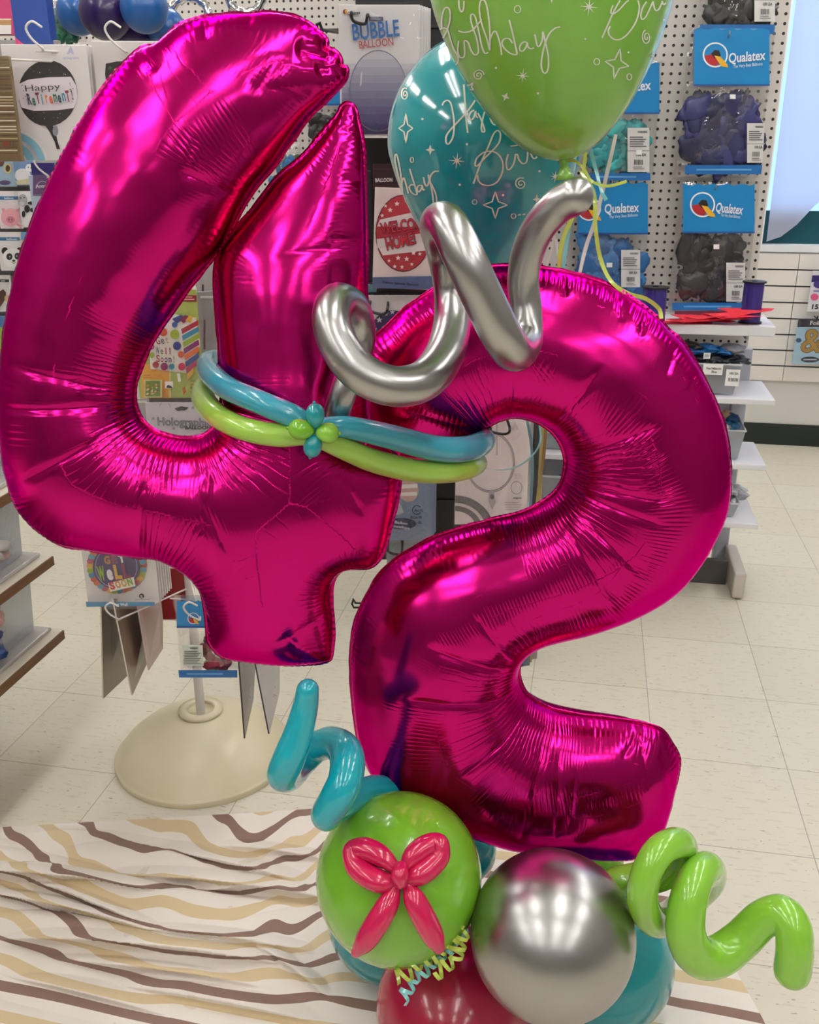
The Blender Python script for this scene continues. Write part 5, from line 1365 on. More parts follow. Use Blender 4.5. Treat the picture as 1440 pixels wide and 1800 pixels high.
# get well soon gift-shaped balloon
c = Card('balloon_package', 'yellow-green package with a striped gift-shaped GET WELL SOON balloon, inside the opening of the four', 'package', (236, 502, 352, 700), 1.82, 0.05, 'a3b25a', .004)
c.poly([(250, 640), (250, 699), (301, 699), (297, 640)], 'e0a040'); c.rect(298, 650, 300, 699, 'd8d8a0')
c.rect(318, 519, 346, 530, '8a2a30'); c.lines(321, 521, 344, 529, 2, 'd8a0a0'); c.rect(338, 496, 346, 509, 'e8e6e4')
c.fan([(262, 552), (308, 552), (345, 558), (353, 606), (332, 656), (300, 652), (265, 648), (262, 600)], 'e9e4dc')
P4 = [(318, 569), (342, 561)]
cols = ['a8283c', '3a8aa8', '9ab43a', '7a2a6a', 'd8683a', '3a4a8a', 'b02a5a', 'd0a23a']
for i, q in enumerate(cols):
    y = 572 + i * 11.5; c.poly([(319 + i * 1.4, y + 6), (320.5 + i * 1.4, y + 15), (351 - max(0, i - 5) * 5, y - 1.5 + max(0, i - 5) * 2), (349 - max(0, i - 5) * 4, y - 10 + max(0, i - 5) * 1)], q)
for i, q in enumerate(['3a4a8a', '8a2a5a', 'd8b04a']): c.poly([(303 + i * 12, 560 + i), (312 + i * 12, 568), (328 + i * 6, 556), (318 + i * 8, 553)], q)
for (x, y, r_, q) in [(308, 570, 5, '3a5a9a'), (288, 583, 7, 'd0583a'), (308, 587, 8, 'a0b23a'), (312, 607, 7, '2f3f86'), (319, 622, 5.5, 'd0583a'), (268, 623, 5, 'a0b23a'), (275, 640, 5.5, 'b0283c'), (290, 643, 6.5, '8a2060'), (303, 643, 5, '2f8298'), (321, 643, 6.5, 'c02a52'), (268, 608, 5, 'b84a86')]: c.ell(x, y, r_, r_ * 1.05, q, 14)
for dx in (-2.5, 2.5): c.ell(308 + dx, 585.5, .8, .8, '4a5a1a', 6)
c.letters('Get', (277, 604), (301, 601), 13, ['8a2a3a', '5a5a5a', 'b9a86a'], .02); c.letters('Well', (276, 620), (305, 621), 11.5, ['2a3a6a', '7a7a3a', 'a82a3c', '7a2a3a'], .02); c.letters('Soon!', (277, 634), (312, 635), 12, ['a8283c', '8a2a6a', '5a2a5a', '3a2a5a', '8a9a3a'], .02)
c.poly([(313, 654), (318, 654), (320, 668), (315, 669)], 'e6e4e0'); c.rect(292, 668, 306, 680, 'ece8e4'); c.poly([(294, 679), (297, 674), (303, 676), (306, 680)], '26264a')
c.rect(256, 665, 287, 696, 'c9c98a'); c.rect(258, 667, 284, 694, '6f8a3a')
for i in range(26): c.ell(random.uniform(261, 280), random.uniform(671, 690), 1.6, 1.6, random.choice(['e6d49a', 'c8502a', '8a2a3a', 'e8e0c0', 'd8a03a']), 7)
c.lines(256, 655, 272, 663, 2, 'c07a28'); c.lines(338, 664, 351, 690, 4, '8a8a3a'); c.text('A', (337, 678), (342, 678), 4, '6a4a1a', .02); c.poly([(324, 678), (328, 674), (331, 684), (326, 690)], 'b0502a'); c.sleeve(); c.done()
rack_arm(at(300, 510, 1.815), loop=False)
for i, (r_, col, dd, lab) in enumerate([((345, 450, 378, 520), 'a9a6a4', 2.14, 'grey clear package in the narrow gap left of the upright of the four'), ((348, 512, 384, 620), '8f8d8c', 2.1, 'grey clear package below the first one in the gap of the four'), ((362, 560, 392, 660), '35566a', 2.16, 'dark blue package edge beside the grey packages in the gap of the four')]):
    c = Card('balloon_package', lab, 'package', r_, dd, 0.4, col, .006); c.rect(r_[0] + 4, r_[1] + 8, r_[2] - 4, r_[1] + 12, 'c9c6c4'); c.rect(r_[0] + 10, r_[1] + 50, r_[0] + 13, r_[3] - 6, '5a4a44'); c.sleeve(); c.done()
# holographic balloon
c = Card('balloon_package', 'silver-grey HOLOGRAPHIC BALLOON package at the bottom of the opening of the four', 'package', (262, 708, 400, 860), 1.80, 0.0, 'c4bec8', .004)
c.arc(290, 716, 9, 10, 0, 180, '8a8a94'); c.fan([(307, 718), (318, 714), (332, 716), (326, 721), (312, 722)], '2c2a30')
c.text('Holographic', (278, 747), (372, 749), 14, '8a8aa0', .0, outline='26242e', ow=.03); c.text('BALLOON', (326, 754), (371, 754), 5.5, '17161c', .05)
c.lines(352, 757, 371, 760, 1, '8a8890'); c.ell(300, 790, 22, 26, '7e8a9a'); c.ell(350, 790, 24, 28, '8a96a8')
for (x, y) in [(306, 752), (325, 766), (270, 735), (340, 716), (285, 770)]: c.star(x, y, 4, '8a8694', 5)
c.text('11', (350, 721), (356, 721), 4, '6a6870', .02); c.sleeve(); c.done()
c = Card('balloon_package', 'dark red-edged package strip between the gift-shaped one and the HOLOGRAPHIC one', 'package', (262, 699, 360, 708), 1.83, 0.0, '6a6064', .004); c.rect(338, 701, 350, 706, 'b84a3a'); c.done()
c = Card('balloon_package', 'white and violet package edge at the left rim of the opening of the four', 'package', (228, 655, 244, 760), 1.85, 0.5, 'd4d2da', .004); c.rect(234, 655, 238, 760, '3c3270'); c.done()
c = Card('balloon_package', 'clear bagged package lower left in the opening of the four', 'package', (240, 700, 268, 770), 1.84, 0.2, 'a9a6a6', .005); c.rect(242, 704, 258, 708, 'd8d6d4'); c.sleeve(); c.done()

# get well soon round balloon
c = Card('balloon_package', 'white package with a round purple GET WELL SOON balloon, below the four', 'package', (146, 930, 274, 1062), 1.80, 0.08, 'e4dfdc', .004)
x0, y0 = 206, 993
c.ell(x0, y0, 53, 50, 'b9a45a')
for i in range(34):
    a = i * 2 * math.pi / 34; c.ell(x0 + 47 * math.cos(a), y0 + 45 * math.sin(a), 6, 5, ['c0503a', '3f8ab0', '9aa83a', 'd8a848', 'b84a66', '5f9ab8', 'd06a3a'][i % 7], 10)
c.ell(x0, y0, 41, 39, '3a2566'); c.arc(x0, y0, 36, 37, 0, 360, 'b8a8d0', 1.0, 40)
c.letters('GET', (186, 988), (224, 984), 14, ['b8743a', '8a3a6a', 'e0d8d8'], .06); c.letters('WeLL', (176, 1016), (234, 1010), 25, ['8fae3a', 'ece8ee', 'd8a03a', '8a2a5a'], .06)
c.poly([(192, 1021), (237, 1010), (240, 1026), (196, 1036)], 'efe9e2'); c.letters('SOON', (197, 1032), (238, 1022), 13, ['c03a34', 'd88a3a', 'c8a83a', '8aa83a'], .06)
c.ell(251, 1043, 4.5, 4.5, '1d1c22', 14); c.text('S', (249, 1046), (253, 1046), 5, 'f0eeee', .02); c.rect(240, 1049, 265, 1050, 'a8a4a2'); c.rect(146, 1053, 274, 1062, '2f86b8'); c.text('Get Well', (201, 1060), (227, 1060), 6, 'dfeaf2', .03); c.sleeve(); c.done()
c.stack(6, 'package in the stack behind the round GET WELL SOON one, only its edge showing', 'packages behind the get well package', .0026, .011)
rack_arm(at(210, 936, 1.795), loop=False)
# kraft packages hanging angled, seen from the side
def hangpack(label, corners, d0, d1, col, edge):
    """flat package hanging turned away: near edge at depth d0, far edge at d1"""
    (ax, ay), (bx_, by_), (cx, cy), (ex, ey) = corners
    P = [at(ax, ay, d0), at(bx_, by_, d1), at(cx, cy, d1), at(ex, ey, d0)]
    n = np.cross(P[1] - P[0], P[3] - P[0]); n = n / np.linalg.norm(n) * 0.003
    v = P + [p + n for p in P]
    b = MB(); b.add(v, [(0, 1, 2, 3), (7, 6, 5, 4), (1, 5, 6, 2), (2, 6, 7, 3), (0, 4, 5, 1)], ink(col)); b.add(v, [(0, 3, 7, 4)], ink(edge))
    o = b.build('balloon_package', None); tag(o, label, 'package')
    return o, P, n
hangpack('brown-backed package hanging turned sideways below the round GET WELL SOON one, outermost left', [(178, 1048), (232, 1050), (226, 1186), (182, 1228)], 1.80, 1.98, '7a6856', 'e0d6c2')
hangpack('second brown-backed package, its lower corner pointing down, right of the outermost one', [(199, 1052), (266, 1052), (266, 1150), (233, 1222)], 1.78, 2.0, '8a7666', 'e0d8c8')
hangpack('pinkish clear package at the right of the two brown-backed ones', [(240, 1050), (286, 1056), (287, 1140), (262, 1178)], 1.84, 2.02, 'a88a86', 'd8c8c4')
rack_arm(at(215, 1086, 1.775), side=1)
# red package
c = Card('balloon_package', 'plain red package beside the pole of the spinner rack', 'package', (282, 1000, 335, 1091), 1.95, -0.1, '94141c', .005); c.rect(282, 1088, 335, 1091, 'd8c8c4'); c.done()
rack_arm(at(300, 1052, 1.93), loop=False)
# small bag of mixed balloons
pouch('small clear bag of red and purple balloons in front of the spinner rack pole', (312, 1046, 420, 1186), (314, 1049, 372, 1097), 1.72, [rub('8a1c3a'), rub('3a1f4e'), rub('5a8a3a'), rub('8a1c3a')], (350, 1112, 424, 1180), strip=(312, 1170, 420, 1183), logo=(343, 1080, 10), sticker=(345, 1130), seed=9, puff=.012, blobs=14, labels=(), group='bags of uninflated balloons')
c = Card('warning_card', 'small white card of fine print on the bag below the numeral four', 'label', (321, 1134, 357, 1170), 1.695, 0.0, 'd4dccf', .0008, roll=-.03)
c.text('WARNING', (334, 1141), (348, 1141), 4, '222228', .03); c.lines(324, 1144, 355, 1168, 8, '5a5e58', .4); c.done()
rack_arm(at(352, 1086, 1.70), side=1)
# two packages right of the pole
for (lab, cs, d0, d1, col) in [('clear package with a dark edge, right of the spinner rack pole', [(420, 1150), (450, 1150), (446, 1228), (431, 1298)], 1.66, 1.82, '8e8a86'), ('second clear package with printed squiggles, rightmost below the four', [(447, 1152), (492, 1158), (492, 1215), (474, 1290)], 1.64, 1.84, 'b4b0b2')]:
    o, P, n = hangpack(lab, cs, d0, d1, col, '2a2030')
    q = MB()
    for i in range(10):
        u_ = random.uniform(.36, .56); w_ = random.uniform(.34, .5)
        A = P[0] + (P[1] - P[0]) * u_ + (P[3] - P[0]) * w_; t1 = (P[1] - P[0]) * .12; t2 = (P[3] - P[0]) * random.uniform(-.06, .06)
        for off in (n * 1.12,): q.add([A + off, A + off + t1 + t2, A + off + t1 + t2 * 1.3 + (P[3] - P[0]) * .01, A + off + (P[3] - P[0]) * .01], [(0, 1, 2, 3)], ink(['7a6a5a', '4a7a7a', '8a6a6a', '6a6a7a'][i % 4]))
    q.build('printed_front', o)

# ------------------------------------------------------------------ black rack in the middle
RK0 = at(640, 700, 2.52); RK1 = at(935, 700, 2.52)
l0 = RK0 @ _r; l1 = RK1 @ _r
brk = empty('floor_rack', tuple((_r * (l0 + l1) / 2 + _fw * 2.66) * np.array([1, 1, 0])), YAW); tag(brk, 'black steel floor rack of hanging balloon packages behind the numerals', 'display rack')
W2 = (l1 - l0) / 2
b = MB(); b.box((-W2 - .005, -0.13, 0.24), (W2, 0.13, 2.28), M_BLACK); b.build('panel_column', brk, bevel=.004)
b = MB(); b.box((-W2 * .7, -0.10, 0.0), (W2 * .7, 0.10, 0.05), M_BLACK); b.box((-.03, -.03, .05), (.03, .03, .24), M_BLACK); b.build('base', brk, bevel=.004)
b = MB()
for z in np.arange(0.3, 2.25, 0.12): b.box((-W2 + .01, -0.138, z), (W2 - .01, -0.131, z + .006), mat('rack_rail', '1d1b1e', .35))
b.build('slot_rails', brk)
def black_hook(px, py, d, label=None, dx=38, dy=6, r=.0035):
    """double wire prong ending in an open loop, fixed to the black rack"""
    e = at(px, py, d); back = e + _fw * (2.535 - d)
    w = _r * dx * mpp(px, py, d)
    pts = [back, e, e + w * .05 - np.array([0, 0, .016]), e + w * .45 - np.array([0, 0, .022]), e + w * .55 + np.array([0, 0, -.004]), back + w * .5]
    b = MB(); b.tube(catmull(pts, 4), r, M_BLACK, seg=8); o = b.build('display_hook', brk, smooth=True); o.matrix_parent_inverse = brk.matrix_basis.inverted()

c = Card('balloon_package', 'white BUBBLE BALLOON package with a clear round balloon print, top of the black rack', 'package', (597, 8, 738, 242), 2.34, 0.0, 'cfcacb', .004)
z = c.z(); n = 12
for i in range(n):                            # printed blue fade on the lower half
    t = (i + 1) / n; q = [int(a + (b_ - a) * t) for a, b_ in zip((0xc6, 0xc2, 0xca), (0x26, 0x26, 0x52))]
    c.rect(601, 112 + i * 10.3, 735, 122.4 + i * 10.3, '%02x%02x%02x' % tuple(q))
c.rect(605, 12, 628, 26, 'd8d4d4'); c.ell(607, 21, 4, 4.5, '8a2a34', 12); c.fan([(606, 18), (610, 18), (612, 25), (608, 25)], 'd8a83a'); c.text('Qualatex', (612, 27), (634, 25), 5, '2a2c3a', .03)
c.rect(649, 30, 674, 37, '4a4e66'); c.lines(652, 31.5, 671, 36, 2, 'b8bccc', .5)
c.text('BUBBLE', (621, 71), (703, 63), 25, '2563a8', .018); c.text('BALLOON', (632, 86), (692, 80), 12, 'a83240', .008)
for i, (rr, q) in enumerate([(1.0, '7d7c90'), (.985, None)]):
    pass
c.arc(665, 160, 49, 50.5, 0, 360, '6c6c82', 1.42, 48)
for i in range(10):
    t = i / 9; q = [int(a + (b_ - a) * t) for a, b_ in zip((0xb6, 0xb2, 0xbc), (0x34, 0x36, 0x60))]
    yy0, yy1 = 91 + i * 13.8, 91 + (i + 1) * 13.8
    h0 = 49 * math.sqrt(max(0, 1 - ((yy0 - 160) / 69.5) ** 2)); h1 = 49 * math.sqrt(max(0, 1 - ((yy1 - 160) / 69.5) ** 2))
    c.poly([(665 - h0, yy0), (665 - h1, yy1), (665 + h1, yy1), (665 + h0, yy0)], '%02x%02x%02x' % tuple(q))
c.poly([(634, 130), (638, 125), (636, 150), (633, 152)], 'b8b4bc'); c.rect(597, 240, 738, 242, 'd8d4d6'); c.sleeve(); c.done()
c.stack(4, 'grey package in the stack behind the BUBBLE BALLOON one, only its right edge showing', 'packages behind the bubble package', .0062, .014)
black_hook(618, 22, 2.31, dx=52)
c = Card('balloon_package', 'dark maroon header card reading BALLOON, above the WELCOME HOME package', 'package', (656, 288, 760, 332), 2.42, 0, '2a1416', .004); c.text('BALLOON', (660, 320), (690, 319), 6, 'd8d0cc', .03); c.rect(656, 296, 760, 298, '3c2226'); c.done()
c = Card('balloon_package', 'white package with a red starry WELCOME HOME balloon on the black rack', 'package', (657, 331, 768, 508), 2.39, 0.0, 'd2c0be', .004, roll=-.04)
c.ell(709, 410, 49, 68, '5a2430'); c.ell(709, 410, 47.5, 66, 'a83038')
c.poly([(663, 398), (668, 386), (722, 374), (756, 386), (757, 400)], 'd8cccc'); c.poly([(662, 418), (757, 404), (757, 425), (664, 436)], 'cfc2c4'); c.poly([(666, 436), (755, 424), (750, 440), (673, 449)], 'd8cccc'); c.poly([(663, 410), (757, 400), (757, 408), (662, 420)], 'a83038')
for (x, y, r_) in [(686, 369, 5), (698, 358, 5), (672, 379, 4), (678, 362, 3.5), (714, 352, 4), (700, 453, 5), (715, 455, 5), (727, 444, 5), (684, 458, 3.5), (694, 468, 4), (707, 469, 4), (724, 464, 3.5), (738, 446, 4), (740, 366, 5)]: c.star(x, y, r_, 'e6d8d4')
c.text('WELCOME', (671, 411), (752, 398), 18, 'c02a34', .012, outline='2c2038', ow=.035); c.text('HOME!', (681, 439), (732, 427), 20, 'c02a34', .015, outline='2c2038', ow=.035)
c.rect(640, 486, 800, 510, '4c5c84'); c.text('Welcome   Bienvenue   Bienvenido', (672, 497), (736, 502), 4, '20243a', .03); c.sleeve(); c.done()
c = Card('balloon_package', 'teal package corner just below the left of the WELCOME HOME one', 'package', (642, 500, 662, 514), 2.41, 0, '4a7a80', .004); c.done()
c = Card('balloon_package', 'white package with a dark blue starry balloon, under the WELCOME HOME one', 'package', (643, 519, 745, 640), 2.41, 0.0, 'c9c2c4', .004)
c.ell(690, 592, 41, 47, '23264e')
for (x, y, r_) in [(667, 562, 6), (679, 552, 4), (660, 578, 4), (655, 592, 6), (690, 548, 5), (674, 575, 3), (700, 560, 5), (664, 604, 4)]: c.star(x, y, r_, 'c8c6cc')
c.sleeve(); c.done(); black_hook(650, 536, 2.36, dx=58)
c = Card('balloon_package', 'dark package strip at the left of the black rack beside the upright of the four', 'package', (644, 300, 654, 420), 2.47, 0, '1e1c22', .004); c.rect(646, 299, 652, 301, '4a5a60'); c.done()
c = Card('balloon_package', 'blue-grey package with an oval badge, low on the black rack right of the four', 'package', (655, 815, 757, 950), 2.36, 0.0, '77809a', .004)
c.ell(718, 862, 18, 20, 'b8968c', 18); c.poly([(701, 852), (734, 850), (734, 857), (701, 859)], 'dcd4d2'); c.poly([(700, 866), (733, 864), (733, 871), (700, 872)], 'dcd4d2')
c.arc(733, 896, 7, 8.5, 40, 330, '23263a'); c.text('Mas XL', (729, 899), (744, 899), 5, '1c1e30', .02); c.text('Bi-Lin-YR', (722, 911), (742, 911), 4.5, '1c1e30', .03); c.text('XL', (735, 920), (742, 920), 5, '1c1e30', .03)
c.ell(706, 920, 26, 10, '2a2848'); c.text('Ballon', (694, 919), (716, 922), 5, 'c8c4d0', .02); c.text('metallique', (692, 926), (720, 930), 5, 'c8c4d0', .02); c.fan([(697, 880), (703, 884), (710, 900), (698, 905), (692, 895)], 'a8a8b4'); c.sleeve(); c.done()
c.stack(5, 'package in the stack behind the blue-grey badge package, only its right edge showing', 'packages behind the badge package', .0034, .012)
c = Card('balloon_package', 'pale grey package on a black hook just above the left shoulder of the numeral two', 'package', (680, 948, 745, 1040), 2.40, 0, '76828c', .004); c.rect(684, 936, 704, 948, '3a3444'); c.lines(686, 975, 700, 985, 3, '5a6470'); c.sleeve(); c.done()
black_hook(682, 961, 2.33, dx=46)
c = Card('balloon_package', 'white package with a clear ring balloon, in the opening of the two', 'package', (801, 728, 929, 922), 2.40, 0.0, 'd6c8c8', .004)
c.arc(862, 812, 40, 43.5, 0, 360, '8a7f84', 1.24, 48); c.arc(862, 812, 41.2, 42.2, 0, 360, 'b8acb0', 1.24, 48); c.rect(872, 740, 875, 800, 'b0a6a8'); c.poly([(860, 862), (868, 862), (871, 882), (865, 896), (859, 880)], 'aaa0a2'); c.ell(865, 873, 3.5, 4.5, '6f686c', 12)
c.arc(800, 932, 38, 48, 0, 90, '6d6468', .9); c.arc(800, 932, 54, 68, 0, 90, '6d6468', .9)
c.arc(908, 857, 9.5, 10.3, 0, 360, '7d7478', 1.1, 24); c.text('anagram', (902, 876), (917, 876), 3.5, '4a4448', .03); c.lines(888, 882, 920, 898, 4, 'a59a9c', .3); c.lines(904, 832, 920, 842, 3, 'b5aaac', .3); c.fan([(905, 740), (912, 754), (908, 755), (905, 750), (902, 755), (898, 754)], 'c0b4b8')
c.sleeve(); c.done(); black_hook(862, 748, 2.33, dx=62)
for i, (r_, d, col, lab) in enumerate([((914, 1095, 932, 1226), 2.34, '5a6272', 'grey-blue package edge in the lower opening of the numeral two'), ((928, 1095, 935, 1232), 2.36, '9c8448', 'olive package edge in the lower opening of the numeral two'), ((934, 1095, 944, 1240), 2.38, '8e8684', 'pale package edge, rightmost in the lower opening of the numeral two')]):
    c = Card('balloon_package', lab, 'package', r_, d, 0.3, col, .006)
    if i == 0: c.ell(917, 1171, 3, 4.5, '23252e', 10); c.ell(917, 1171, 1.8, 3, col, 10); c.poly([(914, 1188), (919, 1186), (919, 1196), (914, 1195)], '23252e')
    if i == 2: c.poly([(935, 1170), (939, 1182), (941, 1189), (935, 1186)], '3a3640')
    c.done()
c = Card('balloon_package', 'olive package hanging edge on, seen through the upper opening of the two', 'package', (946, 742, 955, 900), 2.51, 0.2, 'a08c56', .006); c.done()
c = Card('balloon_package', 'black package edge beside the olive one in the upper opening of the two', 'package', (936, 738, 947, 905), 2.49, 0.2, '1c1a1e', .006); c.done()
b = MB(); p = at(622, 1068, 2.36); b.tube([at(640, 1060, 2.52), at(640, 1068, 2.36), p, at(619, 1062, 2.36), at(621, 1053, 2.36), at(625, 1060, 2.37), at(645, 1061, 2.53)], .003, M_BLACK, seg=8); o = b.build('display_hook', brk, smooth=True); o.matrix_parent_inverse = brk.matrix_basis.inverted()
b = MB(); b.tube([at(600, 52, 3.72), at(557, 54, 3.45), at(557, 42, 3.44), at(562, 40, 3.44), at(566, 52, 3.46), at(600, 58, 3.72)], .005, M_BLACK, seg=8); tag(b.build('peg_hook', None, smooth=True), 'black double peg hook left of the BUBBLE BALLOON package', 'hook')
# bags behind the four, on the left pegboard
pouch('clear bag of black balloons on the pegboard between the arms of the four', (540, 120, 602, 300), (545, 120, 602, 186), 3.68, CHAR, (540, 195, 600, 285), seed=21, puff=.02, blobs=14)
pouch('clear bag of dark green and blue balloons low on the pegboard behind the four', (470, 250, 530, 345), None, 3.66, [rub('2c5a44'), rub('2a6aa0'), rub('8a8f94')], (472, 262, 528, 340), seed=22, puff=.02, blobs=14)
# foil ring balloon and the latex cluster at the top left
b = MB()
for (cx, cy, rr) in [(333, 28, 34), (432, -6, 30)]:
    pts = [at(cx + rr * math.cos(a), cy + rr * 0.95 * math.sin(a), 3.0) for a in np.linspace(0, 2 * math.pi, 28, endpoint=False)]
    b.tube(pts, [7.5 * mpp(cx, cy, 3.0) * (1 + .18 * math.sin(i * 2.4)) for i in range(28)], mat('silver_foil', 'd8d8dc', .12, metal=1.0), seg=12, closed=True)
o = b.build('ring_balloon', None, smooth=True); tag(o, 'clear silver foil ring balloons joined side by side, hanging at the top above the four', 'balloon')
DBL = latex('royal_blue', '1c5aa0', 0.3, .3); DPU = latex('deep_purple', '2a1450', 0.3, .3); DNV = latex('navy', '24408e', .35, .3)
for (lab, x, y, r_, m_, d) in [('blue latex balloon at the left of the cluster, top left of the picture', 138, 22, 38, DBL, 2.95), ('dark purple latex balloon between two blue ones in the top left cluster', 186, 22, 46, DPU, 2.85), ('blue latex balloon right of the dark purple one in the top left cluster', 254, 14, 42, DBL, 2.8), ('blue latex balloon at the lower right end of the top left cluster', 292, 50, 34, DBL, 2.95), ('dark purple latex balloon lowest in the top left cluster', 232, 62, 40, DPU, 2.98)]:
    balloon('latex_balloon', lab, 'balloon', x, y, d, r_, m_, (0.1, .8, -.3), 1.0)
c = Card('gift_bag', 'royal blue gift bag with a pink and yellow corner, top left', 'gift bag', (17, -90, 80, 78), 2.6, 0.0, '27479a', .05); c.poly([(20, 64), (30, 68), (42, 78), (20, 78)], 'd83a7a'); c.poly([(18, 62), (27, 69), (22, 78), (18, 78)], 'b8c43a'); c.done()
pouch('clear bag of green balloons beside the blue gift bag, top left', (72, -60, 146, 74), None, 3.0, [rub('1f6a50'), rub('2a7a5c'), rub('185844')], (78, 22, 146, 76), seed=23, puff=.03, blobs=20)
# left back: magenta panel with wood strip
c = Card('display_board', 'magenta board with a tan wood strip at the top left corner', 'board', (-60, -90, 20, 62), 3.3, 0.0, 'c23a6a', .02); c.rect(-60, 33, 20, 35, 'ece4dc'); c.rect(-60, 35, 20, 44, 'b58a5a'); c.rect(-60, 44, 20, 60, 'e4dedb'); c.rect(-60, 60, 20, 62, '1a1618'); c.done()

# ------------------------------------------------------------------ dark rack of small animal packages at the left edge
lr = Card('wall_rack', 'dark grey rack with horizontal bars holding small animal packages at the left edge', 'display rack', (-90, 70, 135, 640), 2.62, 0.0, '8a8684', .02, body=mat('rack_board', '9a9694', .6))
b = MB()
for y in (326, 398, 472, 545): 
    A = lr.L(-90, y); B_ = lr.L(135, y + 11); b.box((A[0], B_[1], .001), (B_[0], A[1], .02), mat('rack_bar', '3a3638', .45))
b.build('hanging_bar', lr.o)
def small(label, rect, col, yaw=0.0, d=2.55): return Card('balloon_package', label, 'package', rect, d, yaw, col, .004, group=None)
c = small('small package with an owl-like brown figure on blue, top of the left edge rack', (-12, 276, 26, 328), '9ab4c8'); c.ell(2, 284, 6, 9, '5a3428', 12); c.ell(14, 296, 7, 9, 'c8b878', 12); c.ell(14, 296, 4, 6, '4a2c22', 12); c.ell(9, 321, 10, 4, '4a3a6a', 14); c.sleeve(); c.done()
c = small('small blue and white package with a pale animal, top row of left rack', (24, 282, 60, 326), '6a8ab4'); c.ell(40, 308, 14, 12, 'e2e0e4', 14); c.ell(52, 295, 7, 7, 'eceaec', 12); c.ell(50, 294, 1.2, 1.2, '2a2a30', 6); c.ell(55, 295, 1.2, 1.2, '2a2a30', 6); c.fan([(28, 318), (58, 312), (58, 324), (30, 325)], 'c8c0a0'); c.sleeve(); c.done()
c = small('small white package with a pink pig face, left edge rack', (-4, 336, 36, 402), 'e2d6d8'); c.rect(-4, 345, 32, 351, '2f6a9a'); c.text('balloon', (8, 350), (24, 350), 3.5, 'd8e4ec', .02); c.ell(19, 382, 17, 16, 'e2a0ac', 22); c.fan([(3, 366), (10, 367), (6, 375)], 'd88a9a'); c.fan([(28, 368), (35, 366), (33, 375)], 'd88a9a'); c.ell(19, 386, 7.5, 6, 'c87a8a', 16); c.ell(16.5, 386, 1.2, 2, '8a4a5a', 8); c.ell(21.5, 386, 1.2, 2, '8a4a5a', 8); c.arc(30, 402, 6, 9, 0, 90, 'd88a9a'); c.sleeve(); c.done()
c = small('small white package with a black-patched grey cow, left edge rack beside the pig', (32, 336, 66, 400), 'e4e0e2'); c.ell(40, 352, 8, 11, 'aeacb2', 16); c.ell(38, 358, 5, 4, 'c8c4c8', 12); c.ell(37, 348, 1.2, 1.5, '26262c', 6); c.ell(43, 347, 1.2, 1.5, '26262c', 6); c.ell(48, 367, 5, 7, '1c1c20', 12); c.ell(58, 369, 5, 4, '1c1c20', 12); c.ell(55, 357, 6, 3, '1c1c20', 12); c.ell(42, 376, 3, 6, '1c1c20', 12); c.sleeve(); c.done()
c = small('small white package with a panda face, left edge rack', (-3, 408, 40, 476), 'e6e2e2'); c.rect(-3, 417, 37, 423, '2f6f9a'); c.text('balloon', (12, 422), (30, 422), 3.5, 'd8e4ec', .02)
c.ell(9, 441, 6, 6.5, '17161a', 14); c.ell(35, 441, 6, 6.5, '17161a', 14); c.ell(23, 453, 18, 17, 'f0eeec', 22); c.ell(17, 451, 5.5, 6, '141317', 14); c.ell(31, 450, 5, 6, '141317', 14); c.ell(18, 451, 1.6, 1.8, '9a9aa0', 8); c.ell(30, 450, 1.6, 1.8, '9a9aa0', 8); c.ell(25, 458, 3, 2, '141317', 10); c.arc(25, 459, 3, 3.8, 200, 340, '141317', 1.0, 8); c.sleeve(); c.done()
c = small('small blue-topped package with a tan animal ear, left edge rack beside the panda', (37, 408, 60, 466), 'd8c4b4', d=2.52); c.rect(37, 408, 60, 422, '6a98c8'); c.ell(45, 442, 6, 13, 'a8703a', 14); c.ell(45, 443, 3, 9, '3a2418', 12); c.sleeve(); c.done()
c = small('small white package with a brown cow, lowest row of the left edge rack', (-8, 484, 22, 548), 'd6d0d0'); c.rect(-8, 491, 16, 496, '17161c'); c.text('cow', (2, 495), (10, 495), 3.5, 'd0d0d4', .02); c.fan([(0, 512), (6, 508), (11, 514), (10, 524), (6, 532), (0, 540), (-6, 530)], '4a2418'); c.ell(13, 524, 5, 6, 'c8a884', 12); c.sleeve(); c.done()
c = small('small blue and green package at the bottom of the left edge rack', (-8, 556, 14, 620), '4a7ab4'); c.rect(-8, 575, 14, 620, '8ab43a'); c.sleeve(); c.done()

# ------------------------------------------------------------------ low shelving with brown edges at the left
SX1 = -1.158; SX0 = -1.60; SY0, SY1 = 0.35, 1.80
M_SHELF = mat('melamine_cream', 'd8d0c0', 0.4)
m_wood = mat('brown_edge', '6e4a2c', 0.5); N, L = nodes(m_wood)
tc = N.new('ShaderNodeTexCoord'); mp = N.new('ShaderNodeMapping'); mp.inputs['Scale'].default_value = (60, 6, 160); no = N.new('ShaderNodeTexNoise'); no.inputs['Scale'].default_value = 1.5
L.new(tc.outputs['Object'], mp.inputs[0]); L.new(mp.outputs[0], no.inputs['Vector']); L.new(mixc(no.outputs['Fac'], '5a3a22', '86603c'), N['Principled BSDF'].inputs['Base Color'])
shf = empty('low_shelving', ((SX0 + SX1) / 2, 1.0, 0)); tag(shf, 'cream shelves with brown wood edges at the lower left edge', 'shelving')
inv = shf.matrix_basis.inverted()
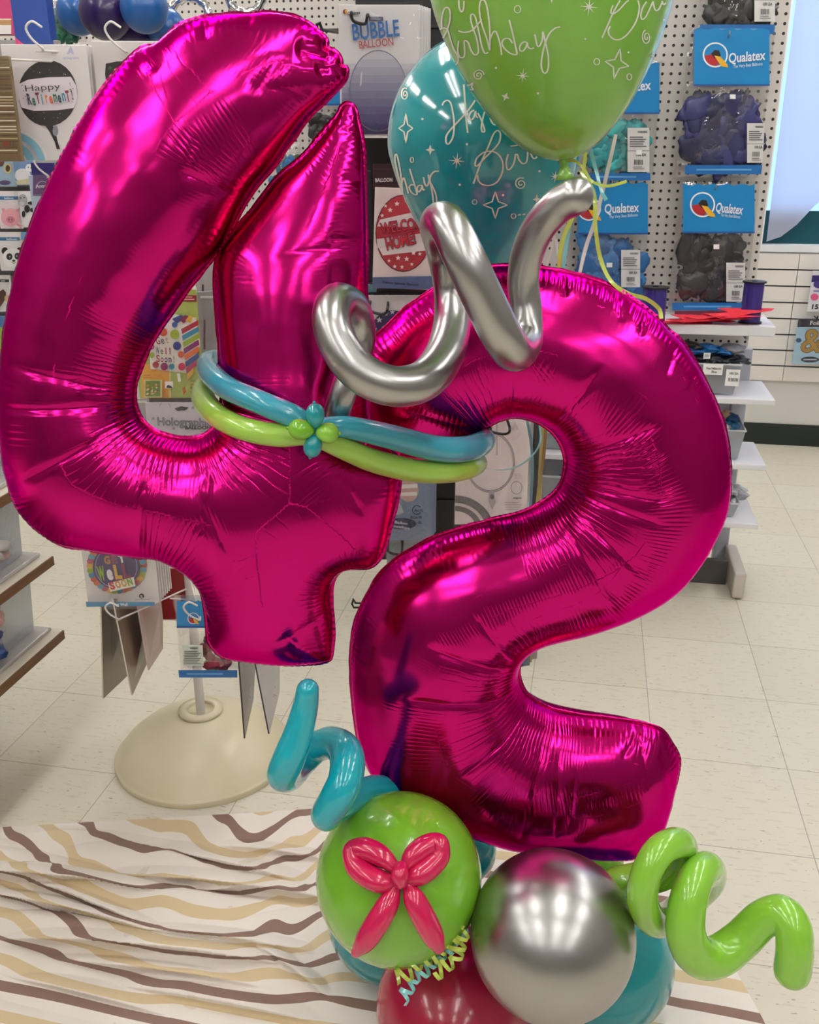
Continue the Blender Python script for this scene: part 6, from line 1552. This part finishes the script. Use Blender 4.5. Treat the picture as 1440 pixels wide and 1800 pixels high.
zs = [onX(115, 1105, SX1)[2], onX(95, 976, SX1)[2], onX(22, 862, SX1)[2]]
ys = [onX(115, 1105, SX1)[1], onX(95, 976, SX1)[1], onX(22, 862, SX1)[1]]
for z, y1 in zip(zs, ys):
    b = MB(); b.box((SX0, SY0, z - .022), (SX1 - .003, SY1, z), M_SHELF); o = b.build('shelf', shf); o.matrix_parent_inverse = inv
    q = MB(); q.box((SX1 - .003, SY0, z - .022), (SX1, SY1, z - .001), m_wood); w = q.build('edge_strip', o)
b = MB(); b.box((SX0 - .02, SY0, 0.05), (SX0, SY1, zs[2] + .12), M_SHELF); o = b.build('back_panel', shf); o.matrix_parent_inverse = inv
for y in (SY0, 1.0, SY1 - .16):
    b = MB(); b.box((SX0, y, 0.0), (SX0 + .30, y + .03, zs[0] - .022), M_GREY); o = b.build('foot', shf); o.matrix_parent_inverse = inv
for i, (z, cont, lab) in enumerate([(zs[0], [rub('2a4a86'), rub('26406e'), rub('d8a8a0')], 'clear bin with blue balloons on the lowest brown-edged shelf'), (zs[1], [rub('4a8ab0'), rub('b8b4b0'), rub('c8a8a0')], 'clear bin with a blue packet on the middle brown-edged shelf'), (zs[2], [rub('b8b4b0'), rub('c8c4c0')], 'clear bin on the upper brown-edged shelf at the left edge')]):
    ztop = (zs[i + 1] - .035) if i < 2 else z + .12
    e, iv = bin_box(lab, (SX0 + .03, 1.36, z + .012), (SX1 - .048, 1.772, ztop), cont, 30 + i, taper=.006, tint=.45, fillz=.75, col='e9e2da', cxr=(.62, .26), cyr=(.42, .40))
    b = MB(); b.box((SX0 + .025, 1.34, z + .0015), (SX1 - .024, 1.79, z + .011), film('bin_lid', 'eee9e6', gloss=.1, rough=.2, tint=.5)); o = b.build('lid_tray', e, bevel=.004); o.matrix_parent_inverse = iv
    bin_box(lab.replace('clear bin', 'nearer clear bin').replace(' with a blue packet', '').replace(' with blue balloons', ''), (SX0 + .03, .85, z + .003), (SX1 - .048, 1.28, ztop), cont, 40 + i, taper=.012, tint=.4, fillz=.62, col='e9e2da')
